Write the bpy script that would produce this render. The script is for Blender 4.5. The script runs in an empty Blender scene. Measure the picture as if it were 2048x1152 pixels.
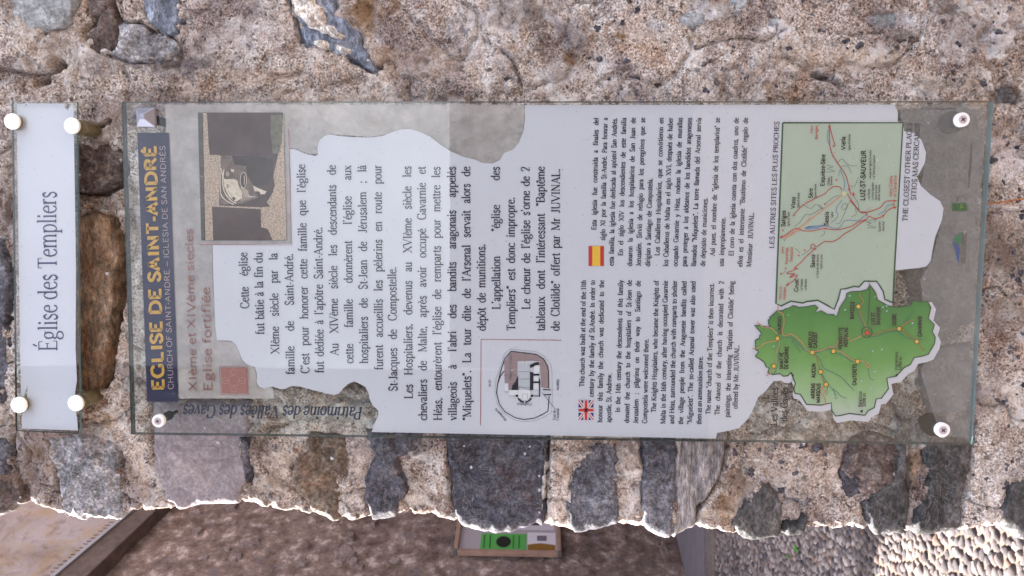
import bpy, math, random
import numpy as np
from mathutils import Vector, Matrix

random.seed(7)
rng = np.random.default_rng(11)
S = bpy.context.scene
COL = S.collection

# ------------------------------------------------------------------ camera
F = 1577.0                       # focal length in pixels of the 2048 px wide photograph
CAM = np.array([0.0, -0.80, 1.50])
def unit(v):
    v = np.array(v, float); return v/np.linalg.norm(v)
# wall axes seen in camera coordinates (x right, y down, z forward); the phone was held on its side
Zc = unit([-0.9995, -0.0072, 0.0305])
Xc = np.array([0.0119, -0.9965, -0.0825]); Xc = unit(Xc - Zc*Xc.dot(Zc))
Yc = np.cross(Zc, Xc)
def dirs(px, py):
    px = np.asarray(px, float); py = np.asarray(py, float)
    v = np.stack([(px-1024)/F, (py-576)/F, np.ones_like(px)], -1)
    return np.stack([v@Xc, v@Yc, v@Zc], -1)
def at_y(px, py, Y):
    d = dirs(px, py); t = (Y-CAM[1])/d[..., 1]
    return CAM + d*t[..., None]
def at_plane(px, py, p0, n):
    d = dirs(px, py); t = ((np.array(p0)-CAM)@n)/(d@n)
    return CAM + d*t[..., None]
def at_z(px, py, Z):
    d = dirs(px, py); t = (Z-CAM[2])/d[..., 2]
    return CAM + d*t[..., None]

cd = bpy.data.cameras.new('camera'); cam = bpy.data.objects.new('camera', cd); COL.objects.link(cam)
right = np.array([Xc[0], Yc[0], Zc[0]]); up = -np.array([Xc[1], Yc[1], Zc[1]]); back = -np.array([Xc[2], Yc[2], Zc[2]])
M = Matrix(((right[0], up[0], back[0], CAM[0]), (right[1], up[1], back[1], CAM[1]),
            (right[2], up[2], back[2], CAM[2]), (0, 0, 0, 1)))
cam.matrix_world = M
cd.sensor_width = 36; cd.lens = 36*F/2048; cd.clip_start = 0.02; cd.clip_end = 500
cd.dof.use_dof = True; cd.dof.focus_distance = 0.79; cd.dof.aperture_fstop = 20
S.camera = cam

# ------------------------------------------------------------------ light
SUN_EL, SUN_BACK = 42.0, 21.0    # sun on the left of the wall, a little behind its face
e, b = math.radians(SUN_EL), math.radians(SUN_BACK)
L = Vector((-math.cos(e)*math.cos(b), math.cos(e)*math.sin(b), math.sin(e)))
w = bpy.data.worlds.new('World'); S.world = w; w.use_nodes = True
nt = w.node_tree; bg = nt.nodes['Background']
sky = nt.nodes.new('ShaderNodeTexSky'); sky.sky_type = 'NISHITA'; sky.sun_disc = False
sky.sun_elevation = e; sky.sun_rotation = math.atan2(L.x, L.y); sky.altitude = 700; sky.dust_density = 3.0
sky.air_density = 1.0; sky.ozone_density = 0.6
hs_ = nt.nodes.new('ShaderNodeHueSaturation'); hs_.inputs['Saturation'].default_value = 0.34      # thin high haze: a pale sky
nt.links.new(sky.outputs[0], hs_.inputs['Color']); 
# broken thin cloud over the whole sky
tcw = nt.nodes.new('ShaderNodeTexCoord'); nzw = nt.nodes.new('ShaderNodeTexNoise'); nzw.inputs['Scale'].default_value = 3.2; nzw.inputs['Detail'].default_value = 7; nzw.inputs['Roughness'].default_value = .6
rpw = nt.nodes.new('ShaderNodeValToRGB'); rpw.color_ramp.elements[0].position = .4; rpw.color_ramp.elements[1].position = .66
rpw.color_ramp.elements[0].color = (.72, .72, .74, 1); rpw.color_ramp.elements[1].color = (1.7, 1.7, 1.68, 1)
mxw = nt.nodes.new('ShaderNodeMix'); mxw.data_type = 'RGBA'; mxw.blend_type = 'MULTIPLY'; mxw.inputs[0].default_value = 1
nt.links.new(tcw.outputs['Generated'], nzw.inputs['Vector']); nt.links.new(nzw.outputs['Fac'], rpw.inputs[0])
nt.links.new(hs_.outputs[0], mxw.inputs[6]); nt.links.new(rpw.outputs[0], mxw.inputs[7]); nt.links.new(mxw.outputs[2], bg.inputs[0]); bg.inputs[1].default_value = 0.09
sd = bpy.data.lights.new('sun', 'SUN'); sd.energy = 5.0; sd.angle = math.radians(0.5); sd.color = (1, 0.95, 0.87)
sun = bpy.data.objects.new('sun', sd); COL.objects.link(sun); sun.rotation_euler = L.to_track_quat('Z', 'Y').to_euler()
sun.location = (-4, 2, 6)
S.view_settings.view_transform = 'Standard'; S.view_settings.look = 'None'
S.view_settings.exposure = 3.08; S.view_settings.gamma = 1.0; S.view_settings.use_curve_mapping = False
S.cycles.transparent_max_bounces = 24
S.cycles.max_bounces = 6

# ------------------------------------------------------------------ helpers
def lin(c, a=1.0):
    o = []
    for v in c[:3]:
        v = v/255.0
        o.append(v/12.92 if v <= 0.04045 else ((v+0.055)/1.055)**2.4)
    return (*o, a)
class NT:
    """tiny wrapper for building a material's nodes"""
    def __init__(s, name):
        s.m = bpy.data.materials.new(name); s.m.use_nodes = True
        s.t = s.m.node_tree; s.t.nodes.clear(); s.out = s.n('ShaderNodeOutputMaterial')
    def n(s, typ, **k):
        x = s.t.nodes.new(typ)
        for a, v in k.items(): setattr(x, a, v)
        return x
    def l(s, a, b): s.t.links.new(a, b)
    def co(s, scale=(1, 1, 1), rot=(0, 0, 0), generated=False):
        c = s.n('ShaderNodeTexCoord'); mp = s.n('ShaderNodeMapping')
        mp.inputs['Scale'].default_value = scale; mp.inputs['Rotation'].default_value = rot
        s.l(c.outputs['Object'], mp.inputs['Vector']); return mp.outputs[0]
    def noise(s, v, sc, det=5, rough=0.6, dist=0.0):
        x = s.n('ShaderNodeTexNoise'); x.inputs['Scale'].default_value = sc
        x.inputs['Detail'].default_value = det; x.inputs['Roughness'].default_value = rough
        x.inputs['Distortion'].default_value = dist
        s.l(v, x.inputs['Vector']); return x.outputs['Fac']
    def voro(s, v, sc, out='Distance', feat='F1'):
        x = s.n('ShaderNodeTexVoronoi', feature=feat); x.inputs['Scale'].default_value = sc
        s.l(v, x.inputs['Vector']); return x.outputs[out]
    def ramp(s, f, stops, interp='LINEAR'):
        r = s.n('ShaderNodeValToRGB'); cr = r.color_ramp; cr.interpolation = interp
        while len(cr.elements) < len(stops): cr.elements.new(0.5)
        for el, (p, c) in zip(cr.elements, stops):
            el.position = p; el.color = c if len(c) == 4 else (*c, 1)
        s.l(f, r.inputs[0]); return r.outputs[0]
    def mix(s, f, a, b, mode='MIX'):
        x = s.n('ShaderNodeMix', data_type='RGBA', blend_type=mode)
        for sock, v in ((x.inputs[0], f), (x.inputs[6], a), (x.inputs[7], b)):
            if hasattr(v, 'links'): s.l(v, sock)
            else: sock.default_value = v
        return x.outputs[2]
    def math(s, op, a, b=0.0, clamp=False):
        x = s.n('ShaderNodeMath', operation=op); x.use_clamp = clamp
        for sock, v in ((x.inputs[0], a), (x.inputs[1], b)):
            if hasattr(v, 'links'): s.l(v, sock)
            else: sock.default_value = v
        return x.outputs[0]
    def attr(s, name, out='Color'):
        x = s.n('ShaderNodeAttribute'); x.attribute_name = name; return x.outputs[out]
    def bump(s, h, dist, strength=1.0, prev=None):
        x = s.n('ShaderNodeBump'); x.inputs['Distance'].default_value = dist; x.inputs['Strength'].default_value = strength
        s.l(h, x.inputs['Height'])
        if prev is not None: s.l(prev, x.inputs['Normal'])
        return x.outputs[0]
    def bsdf(s, col, rough=0.8, metal=0.0, normal=None, spec=0.4, **k):
        x = s.n('ShaderNodeBsdfPrincipled')
        if hasattr(col, 'links'): s.l(col, x.inputs['Base Color'])
        else: x.inputs['Base Color'].default_value = col
        if hasattr(rough, 'links'): s.l(rough, x.inputs['Roughness'])
        else: x.inputs['Roughness'].default_value = rough
        x.inputs['Metallic'].default_value = metal; x.inputs['Specular IOR Level'].default_value = spec
        if normal is not None: s.l(normal, x.inputs['Normal'])
        s.l(x.outputs[0], s.out.inputs[0]); return x
W4 = (1, 1, 1, 1); K4 = (0, 0, 0, 1)
def g4(v): return (v, v, v, 1)

def mk(name, verts, faces, mat=None, parent=None, smooth=False, loc=None):
    me = bpy.data.meshes.new(name)
    me.from_pydata([tuple(map(float, v)) for v in verts], [], [tuple(map(int, f)) for f in faces]); me.update()
    return link(name, me, mat, parent, smooth, loc)
def mk_np(name, V, Q, mat=None, parent=None, smooth=True):
    """fast mesh from numpy: V (n,3), Q (m,4) or (m,3)"""
    me = bpy.data.meshes.new(name); k = Q.shape[1]
    me.vertices.add(len(V)); me.vertices.foreach_set('co', np.ascontiguousarray(V, np.float32).ravel())
    me.loops.add(Q.size); me.loops.foreach_set('vertex_index', np.ascontiguousarray(Q, np.int32).ravel())
    me.polygons.add(len(Q)); me.polygons.foreach_set('loop_start', np.arange(len(Q), dtype=np.int32)*k)
    me.polygons.foreach_set('loop_total', np.full(len(Q), k, np.int32))
    me.update(calc_edges=True); me.validate()
    return link(name, me, mat, parent, smooth)
def link(name, me, mat=None, parent=None, smooth=False, loc=None):
    o = bpy.data.objects.new(name, me); COL.objects.link(o)
    if mat and not me.materials: me.materials.append(mat)
    if smooth: me.polygons.foreach_set('use_smooth', [True]*len(me.polygons))
    if parent:
        o.parent = parent; o.matrix_parent_inverse = Matrix.Identity(4)
        if parent.parent is None: o.location = -Vector(parent.location)     # parts are built in world coordinates
    if loc is not None: o.location = loc
    return o
def tag(o, label=None, cat=None, group=None, kind=None):
    if label: o['label'] = label
    if cat: o['category'] = cat
    if group: o['group'] = group
    if kind: o['kind'] = kind
    return o
def thing(name, loc, label, cat, group=None, kind=None):
    o = bpy.data.objects.new(name, None); COL.objects.link(o); o.location = loc; o.empty_display_size = 0.05
    return tag(o, label, cat, group, kind)
def box(a, b2):
    x0, y0, z0 = a; x1, y1, z1 = b2
    v = [(x0,y0,z0),(x1,y0,z0),(x1,y1,z0),(x0,y1,z0),(x0,y0,z1),(x1,y0,z1),(x1,y1,z1),(x0,y1,z1)]
    f = [(0,3,2,1),(4,5,6,7),(0,1,5,4),(1,2,6,5),(2,3,7,6),(3,0,4,7)]
    return v, f
def bevel_mod(o, wdt=0.003, seg=2):
    m = o.modifiers.new('bevel', 'BEVEL'); m.width = wdt; m.segments = seg; m.limit_method = 'ANGLE'
    return o
def prism(front, back):
    """closed solid between two matching loops (front = towards the camera)"""
    n = len(front); v = list(front)+list(back)
    f = [tuple(range(n)), tuple(reversed(range(n, 2*n)))]
    for i in range(n):
        j = (i+1) % n; f.append((i, i+n, j+n, j))
    return v, f
def lathe_y(c, prof, seg=40):
    """turned shape about an axis along Y: prof = [(radius, y)] from the front to the back"""
    v = []; f = []; n = len(prof)
    for i in range(seg):
        a = 2*math.pi*i/seg
        for r, y in prof: v.append((c[0]+r*math.cos(a), y, c[1]+r*math.sin(a)))
    for i in range(seg):
        j = (i+1) % seg
        for k in range(n-1): f.append((i*n+k, i*n+k+1, j*n+k+1, j*n+k))
    f.append(tuple(i*n for i in range(seg))); f.append(tuple(i*n+n-1 for i in reversed(range(seg))))
    return v, f

# vectorised value noise
_T = rng.random((256, 256)).astype(np.float64)
def vn(x, y):
    xi = np.floor(x).astype(int); yi = np.floor(y).astype(int); fx = x-xi; fy = y-yi
    fx = fx*fx*fx*(fx*(fx*6-15)+10); fy = fy*fy*fy*(fy*(fy*6-15)+10)
    a = _T[xi & 255, yi & 255]; b_ = _T[(xi+1) & 255, yi & 255]; c = _T[xi & 255, (yi+1) & 255]; d = _T[(xi+1) & 255, (yi+1) & 255]
    return (a*(1-fx)+b_*fx)*(1-fy)+(c*(1-fx)+d*fx)*fy
def fbm(x, y, f0, octv=4, gain=0.5, seed=0):
    s = 0; a = 1; tot = 0
    for i in range(octv):
        s = s + a*vn(x*f0*2.03**i+17.3*i+seed*7.7, y*f0*2.03**i+9.1*i+seed*3.3); tot += a; a *= gain
    return s/tot*2-1
def sdist(px, py, poly):
    """signed distance (positive inside) of points to a polygon"""
    P = np.asarray(poly, float); n = len(P); d2 = np.full(px.shape, 1e18); ins = np.zeros(px.shape, bool)
    for i in range(n):
        a = P[i]; c = P[(i+1) % n]; ex, ey = c-a; wx = px-a[0]; wy = py-a[1]
        t = np.clip((wx*ex+wy*ey)/(ex*ex+ey*ey+1e-18), 0, 1)
        d2 = np.minimum(d2, (wx-ex*t)**2+(wy-ey*t)**2)
        cnd = ((a[1] > py) != (c[1] > py))
        xx = (c[0]-a[0])*(py-a[1])/((c[1]-a[1]) if c[1] != a[1] else 1e-12)+a[0]
        ins ^= cnd & (px < xx)
    d = np.sqrt(d2); return np.where(ins, d, -d)
def sm(a, b2, x):
    t = np.clip((x-a)/(b2-a), 0, 1); return t*t*(3-2*t)
# ------------------------------------------------------------------ stone materials
def mortar_mat():
    n = NT('lime_mortar'); c = n.co()
    big = n.noise(c, 9, 6, .62, .8); mid = n.noise(c, 60, 6, .7, .3); fine = n.noise(c, 480, 5, .78)
    base = n.ramp(big, [(.3, lin((158, 140, 131))), (.43, lin((194, 178, 169))), (.54, lin((219, 207, 201))), (.68, lin((238, 231, 230)))])
    col = n.mix(n.ramp(fine, [(.4, K4), (.5, g4(.5)), (.58, W4)]), n.mix(1.0, base, lin((142, 125, 118)), 'MULTIPLY'), base)
    # sandy grains: every cell its own tone
    vc = n.voro(c, 560, 'Color'); sx = n.n('ShaderNodeSeparateColor'); n.l(vc, sx.inputs[0])
    col = n.mix(.5, col, n.mix(1.0, col, n.ramp(sx.outputs[0], [(0, g4(.12)), (.14, g4(.55)), (.5, g4(1.0)), (1, g4(1.5))]), 'MULTIPLY'))
    # dark pebbles in the mix
    dj = n.n('ShaderNodeVectorMath', operation='ADD'); n.l(c, dj.inputs[0])
    wn = n.n('ShaderNodeTexNoise'); wn.inputs['Scale'].default_value = 150; n.l(c, wn.inputs['Vector'])
    sc = n.n('ShaderNodeVectorMath', operation='SCALE'); n.l(wn.outputs['Color'], sc.inputs[0]); sc.inputs['Scale'].default_value = .006
    n.l(sc.outputs[0], dj.inputs[1])
    pv = n.n('ShaderNodeTexVoronoi'); pv.inputs['Scale'].default_value = 150; n.l(dj.outputs[0], pv.inputs['Vector'])
    ps = n.n('ShaderNodeSeparateColor'); n.l(pv.outputs['Color'], ps.inputs[0])
    dens = n.ramp(n.noise(c, 14, 3), [(.4, g4(.03)), (.62, g4(.36))])
    pick = n.math('LESS_THAN', ps.outputs[1], dens)
    near = n.math('LESS_THAN', pv.outputs['Distance'], n.math('MULTIPLY', ps.outputs[2], .5))
    peb = n.math('MULTIPLY', pick, near)
    pcol = n.ramp(ps.outputs[0], [(0, lin((72, 66, 74))), (.5, lin((98, 88, 92))), (.8, lin((120, 88, 74))), (1, lin((84, 80, 88)))])
    col = n.mix(n.math('MULTIPLY', peb, .85), col, pcol)
    # white lime blooms and dark pores
    bloom = n.ramp(n.noise(c, 24, 8, .78, 1.0), [(.51, K4), (.6, W4)])
    col = n.mix(n.math('MULTIPLY', bloom, .6), col, lin((232, 227, 228)))
    pore = n.math('MAXIMUM', n.ramp(n.noise(c, 190, 4, .68), [(.33, W4), (.395, K4)]), n.ramp(n.noise(c, 90, 5, .7), [(.3, W4), (.36, K4)]))
    worn = n.ramp(n.noise(c, 17, 8, .72, 1.0), [(.52, K4), (.62, W4)]); grit = n.ramp(n.noise(c, 130, 6, .8), [(.44, W4), (.56, K4)])
    col = n.mix(n.math('MULTIPLY', n.math('MULTIPLY', worn, grit), .75), col, lin((104, 88, 78)))
    col = n.mix(n.math('MULTIPLY', pore, .85), col, lin((72, 58, 50)))
    # soot and damp: broad mauve-grey clouds, ochre runs
    soot = n.ramp(n.noise(c, 5.5, 8, .7, 1.5), [(.48, K4), (.6, W4)]); col = n.mix(n.math('MULTIPLY', soot, .7), col, n.mix(1.0, col, lin((150, 140, 150)), 'MULTIPLY'))
    och = n.ramp(n.noise(c, 13, 7, .72, 1.2), [(.53, K4), (.64, W4)]); col = n.mix(n.math('MULTIPLY', och, .6), col, n.mix(1.0, col, lin((214, 178, 140)), 'MULTIPLY'))
    st = n.attr('stain'); sa = n.attr('stain', 'Alpha')
    col = n.mix(sa, col, n.mix(.82, col, n.mix(1.0, n.mix(.45, col, g4(.62)), st, 'MULTIPLY')))
    h = n.math('ADD', n.math('MULTIPLY', mid, .8), n.math('MULTIPLY', fine, .45))
    h = n.math('SUBTRACT', h, n.math('MULTIPLY', pore, .5)); h = n.math('ADD', h, n.math('MULTIPLY', peb, .12))
    n.bsdf(col, .92, normal=n.bump(h, .0042, 1.0), spec=.15); return n.m
def stone_mat(name, c0, c1, c2, spot=lin((185, 182, 190)), spots=.25, sc=14, stretch=(1, 1, 1), rot=0, rust=0.0, veins=.4, rough=.75, con=.75):
    n = NT(name); c = n.co(stretch, (0, rot, 0)); cu = n.co()
    big = n.noise(c, sc, 7, .66, .9); fine = n.noise(c, 300, 5, .75); mid = n.noise(c, 75, 6, .7, .5)
    col = n.ramp(big, [(.3, c0), (.5, c1), (.7, c2)])
    col = n.mix(con, col, n.mix(1.0, col, n.ramp(mid, [(.34, g4(.35)), (.5, g4(1.0)), (.66, g4(1.8))]), 'MULTIPLY'))
    col = n.mix(con, col, n.mix(1.0, col, n.ramp(fine, [(.38, g4(.35)), (.5, g4(1)), (.62, g4(2.0))]), 'MULTIPLY'))
    if rust:
        col = n.mix(n.math('MULTIPLY', n.ramp(n.noise(cu, 28, 5, .7, .6), [(.5, K4), (.66, W4)]), rust), col, lin((126, 80, 52)))
    if veins:
        vn_ = n.ramp(n.math('ABSOLUTE', n.math('SUBTRACT', n.noise(c, 38, 6, .6, 1.2), .5)), [(0, W4), (.012, K4)])
        col = n.mix(n.math('MULTIPLY', vn_, veins), col, n.mix(.5, c2, spot))
    # specks of lime splashed on the face
    v = n.n('ShaderNodeTexVoronoi'); v.inputs['Scale'].default_value = 130; n.l(cu, v.inputs['Vector'])
    s3 = n.n('ShaderNodeSeparateColor'); n.l(v.outputs['Color'], s3.inputs[0])
    sp = n.math('MULTIPLY', n.math('LESS_THAN', s3.outputs[0], spots*.35), n.math('LESS_THAN', v.outputs['Distance'], n.math('MULTIPLY', s3.outputs[1], n.math('MULTIPLY', n.noise(cu, 420, 2), .48))))
    col = n.mix(n.math('MULTIPLY', sp, .9), col, spot)
    lime = n.ramp(n.noise(cu, 48, 7, .78, .6), [(.6, K4), (.69, W4)])
    col = n.mix(n.math('MULTIPLY', lime, spots), col, spot)
    h = n.math('ADD', n.math('MULTIPLY', mid, 1.0), n.math('MULTIPLY', fine, .3)); h = n.math('ADD', h, n.math('MULTIPLY', big, 1.0))
    n.bsdf(col, rough, normal=n.bump(h, .0035, 1.0), spec=.3); return n.m
M_mortar = mortar_mat()
SM = {
 'slate':  stone_mat('slate', lin((56, 55, 63)), lin((80, 79, 88)), lin((116, 114, 121)), spots=.4, veins=.5),
 'navy':   stone_mat('dark_schist', lin((44, 43, 52)), lin((63, 62, 72)), lin((98, 95, 102)), spots=.45, rust=.15),
 'purple': stone_mat('mauve_slab', lin((112, 102, 110)), lin((128, 118, 124)), lin((142, 131, 134)), spots=.12, sc=8, veins=.3, rough=.8, con=.32),
 'mottle': stone_mat('lichen_stone', lin((84, 82, 86)), lin((124, 122, 128)), lin((168, 164, 166)), spots=.6, sc=32, veins=0),
 'rust':   stone_mat('rusty_stone', lin((60, 50, 43)), lin((96, 82, 72)), lin((128, 114, 104)), spots=.15, rust=.35, sc=22, veins=.1),
 'brown':  stone_mat('brown_stone', lin((62, 46, 38)), lin((100, 78, 60)), lin((138, 116, 98)), spots=.12, rust=.35, sc=12, stretch=(.45, 1, 1.0), veins=.3),
 'grain':  stone_mat('grained_slate', lin((94, 90, 96)), lin((128, 122, 124)), lin((154, 147, 146)), spots=.1, sc=20, stretch=(.35, 1, 1.5), veins=.3),
 'dark':   stone_mat('dark_slate', lin((42, 41, 43)), lin((66, 64, 66)), lin((96, 92, 92)), spots=.12, sc=10, stretch=(.7, 1, 1.15), veins=.4),
 'pale':   stone_mat('pale_grey_stone', lin((120, 122, 126)), lin((140, 143, 148)), lin((162, 162, 166)), spots=.3, sc=18, veins=.15, con=.5),
 'blue':   stone_mat('blue_slate', lin((82, 88, 102)), lin((106, 112, 128)), lin((140, 146, 158)), spots=.35, sc=20, stretch=(.5, 1, .9), rot=.6, veins=.4),
 'umber':  stone_mat('umber_stone', lin((62, 50, 46)), lin((84, 72, 70)), lin((128, 116, 112)), spots=.4, sc=26, veins=.1),
 'flat':   stone_mat('smooth_grey_stone', lin((84, 82, 84)), lin((104, 101, 104)), lin((126, 121, 122)), spots=.08, sc=9, veins=.15, con=.35),
}

SM['lime'] = stone_mat('lime_lump', lin((176, 164, 158)), lin((206, 196, 190)), lin((226, 220, 218)), sc=40, spots=.2, veins=0, rough=.9)
# ------------------------------------------------------------------ the wall that carries the signs
EDGE = [(-900,1008),(-300,1012),(-100,1006),(0,1010),(20,1009),(40,1000),(60,990),(78,985),(95,997),(115,1001),(120,1008),(135,1014),(160,1018),(200,1018),(235,1021),
 (252,1025),(268,1015),(280,1006),(300,1007),(330,1009),(350,1010),(380,1007),(410,997),(450,994),(480,992),(500,991),(530,996),(560,1003),
 (600,1007),(640,1018),(670,1022),(710,1027),(750,1022),(790,1013),(830,1013),(870,1018),(925,1031),(960,1038),(1000,1042),(1022,1042),
 (1040,1034),(1070,1027),(1085,1033),(1130,1040),(1160,1040),(1200,1035),(1225,1028),(1260,1034),(1285,1037),(1310,1050),(1340,1053),
 (1360,1045),(1375,1040),(1395,1040),(1430,1045),(1480,1057),(1500,1059),(1560,1057),(1590,1055),(1610,1045),(1640,1045),(1720,1047),
 (1740,1052),(1790,1049),(1830,1051),(1880,1048),(1920,1042),(1950,1038),(1985,1037),(2005,1042),(2015,1055),(2030,1061),(2060,1060),(2200,1050),(2500,1056),(3200,1050)]
WY = 0.0
_e = np.array([at_y(x, y, WY+0.02) for x, y in EDGE])
_o = np.argsort(_e[:, 2]); EZ, EX = _e[_o, 2], _e[_o, 0]-0.002
def Ez(z):
    z = np.asarray(z, float); return np.interp(z, EZ, EX)+.0017*fbm(z, z*0+3.1, 55, 4, .62, 90)
RAD = 0.010
def surf(u, z, h):
    """u = world x along the face; past the left end the surface bends round the corner"""
    E = Ez(z); a = np.maximum(E+RAD-u, 0); th = np.minimum(a/RAD, math.pi/2); ex = np.maximum(a-RAD*math.pi/2, 0)
    x = np.where(u >= E+RAD, u, E+RAD-RAD*np.sin(th)); y = WY+RAD*(1-np.cos(th))+ex
    return np.stack([x-np.sin(th)*h, y-np.cos(th)*h, z+0*h], -1)
def w_px(pts):
    """photo pixels -> (x, z) on the wall face"""
    p = at_y(np.array([q[0] for q in pts]), np.array([q[1] for q in pts]), WY)
    return np.stack([p[:, 0], p[:, 2]], -1)
STONES = [
 ('slate',(-90,870),(18,868),(27,885),(25,905),(14,930),(16,950),(-90,955)),
 ('umber',(-90,965),(20,962),(40,985),(48,1003),(70,1030),(60,1090),(-90,1090)),
 ('mottle',(92,868),(160,864),(200,878),(236,898),(243,960),(250,1010),(246,1060),(130,1060),(118,990),(112,950),(98,905)),
 ('purple',(308,800),(500,805),(500,872),(480,890),(485,915),(500,942),(492,962),(480,980),(474,1030),(350,1060),(345,1012),(328,990),(318,960),(310,930)),
 ('navy',(478,872),(500,874),(498,900),(503,930),(506,948),(495,962),(485,955),(484,925),(478,900)),
 ('rust',(622,870),(690,876),(702,905),(695,940),(680,960),(674,985),(680,1050),(640,1060),(608,1000),(594,975),(588,945),(598,918),(618,898)),
 ('navy',(735,860),(850,862),(832,900),(800,915),(796,930),(800,945),(812,960),(815,985),(800,1003),(785,1060),(745,1050),(738,1006),(730,995),(731,965),(740,950),(737,930),(752,912),(740,895)),
 ('navy',(896,855),(1096,855),(1094,920),(1091,1005),(1082,1090),(925,1090),(905,1000),(903,950),(898,910)),
 ('slate',(1168,905),(1190,890),(1216,880),(1232,890),(1236,920),(1232,960),(1239,1000),(1234,1080),(1145,1080),(1136,1015),(1143,985),(1140,965),(1148,935)),
 ('slate',(1286,855),(1352,858),(1346,930),(1352,980),(1340,1100),(1292,1100),(1284,1000),(1284,940)),
 ('grain',(1347,856),(1452,858),(1443,925),(1426,960),(1406,998),(1392,1018),(1384,1090),(1343,1090),(1353,985),(1347,930)),
 ('dark',(1524,963),(1546,975),(1560,1000),(1570,1030),(1562,1100),(1486,1100),(1468,1045),(1485,1020),(1505,990)),
 ('dark',(1575,1044),(1600,1050),(1612,1038),(1606,1095),(1570,1095)),
 ('umber',(1700,905),(1712,880),(1745,868),(1790,880),(1812,920),(1800,960),(1760,985),(1720,985),(1690,965),(1688,945)),
 ('dark',(1790,835),(1822,838),(1819,880),(1817,960),(1812,1100),(1752,1100),(1730,1010),(1760,970),(1795,930)),
 ('navy',(1690,945),(1702,940),(1720,960),(1722,990),(1702,1005),(1688,985)),
 ('dark',(1838,850),(1945,830),(1948,900),(1936,960),(1922,1020),(1915,1100),(1825,1100),(1845,1015),(1862,980),(1856,930)),
 ('dark',(2030,965),(2140,950),(2140,1110),(2030,1110),(2008,1045),(2006,1018)),
 ('umber',(160,283),(205,288),(235,310),(244,340),(230,372),(205,384),(165,382),(128,372),(118,320)),
 ('brown',(150,438),(190,430),(226,438),(240,470),(242,560),(233,640),(226,700),(206,768),(185,786),(150,772),(118,700),(108,600),(128,500)),
 ('slate',(-90,500),(8,480),(24,560),(22,650),(30,740),(10,800),(-90,800)),
 ('pale',(25,-50),(22,20),(35,42),(60,54),(100,56),(126,50),(142,25),(156,-10),(155,-50)),
 ('blue',(268,-50),(284,10),(302,45),(328,66),(352,62),(362,45),(366,30),(360,10),(350,-50)),
 ('umber',(174,72),(200,36),(208,8),(226,18),(231,55),(238,90),(215,106),(190,106),(178,95)),
 ('mottle',(236,50),(282,52),(305,72),(330,72),(352,88),(350,104),(310,120),(262,120),(214,106),(236,88)),
 ('umber',(176,-50),(224,-50),(222,8),(205,30),(178,26)),
 ('blue',(566,-40),(586,18),(598,44),(602,70),(612,90),(640,93),(672,105),(706,118),(746,138),(738,112),(722,90),(718,66),(702,46),(670,26),(662,-40)),
 ('lime',(582,-40),(588,14),(604,38),(624,58),(638,60),(646,70),(668,74),(684,84),(690,72),(672,56),(650,42),(640,22),(624,10),(618,-40)),
 ('lime',(626,84),(650,82),(676,90),(700,104),(690,110),(660,100)),
 ('pale',(1362,38),(1385,26),(1408,30),(1412,46),(1392,56),(1370,52)),
 ('pale',(1470,-20),(1500,-20),(1500,16),(1482,26),(1462,22)),
 ('pale',(1728,36),(1752,22),(1790,18),(1800,40),(1786,52),(1748,52)),
 ('pale',(1540,38),(1562,36),(1566,46),(1550,54),(1538,50)),
 ('dark',(1986,196),(2000,178),(2024,176),(2040,192),(2036,208),(2012,214),(1994,212)),
 ('umber',(1795,80),(1820,68),(1848,74),(1852,86),(1822,92),(1800,90)),
 ('flat',(1796,214),(1860,208),(1956,214),(1968,300),(1962,420),(1958,560),(1948,650),(1880,668),(1820,640),(1802,560),(1790,420),(1800,300)),
 ('flat',(1850,700),(1940,690),(1946,800),(1930,826),(1850,828),(1840,770)),
 ('purple',(330,235),(560,232),(562,300),(556,470),(570,640),(500,720),(360,724),(326,600)),
]
S_world = [(k, w_px(p)) for k, *p in STONES]
HOLLOW = [w_px(p) for p in ([(232,300),(246,330),(244,372),(228,378),(236,345)], [(232,520),(248,500),(250,600),(240,640),(224,760),(236,680)],
                            [(105,118),(120,122),(115,140),(95,142)], [(70,150),(90,140),(85,160),(60,165)])]
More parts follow.
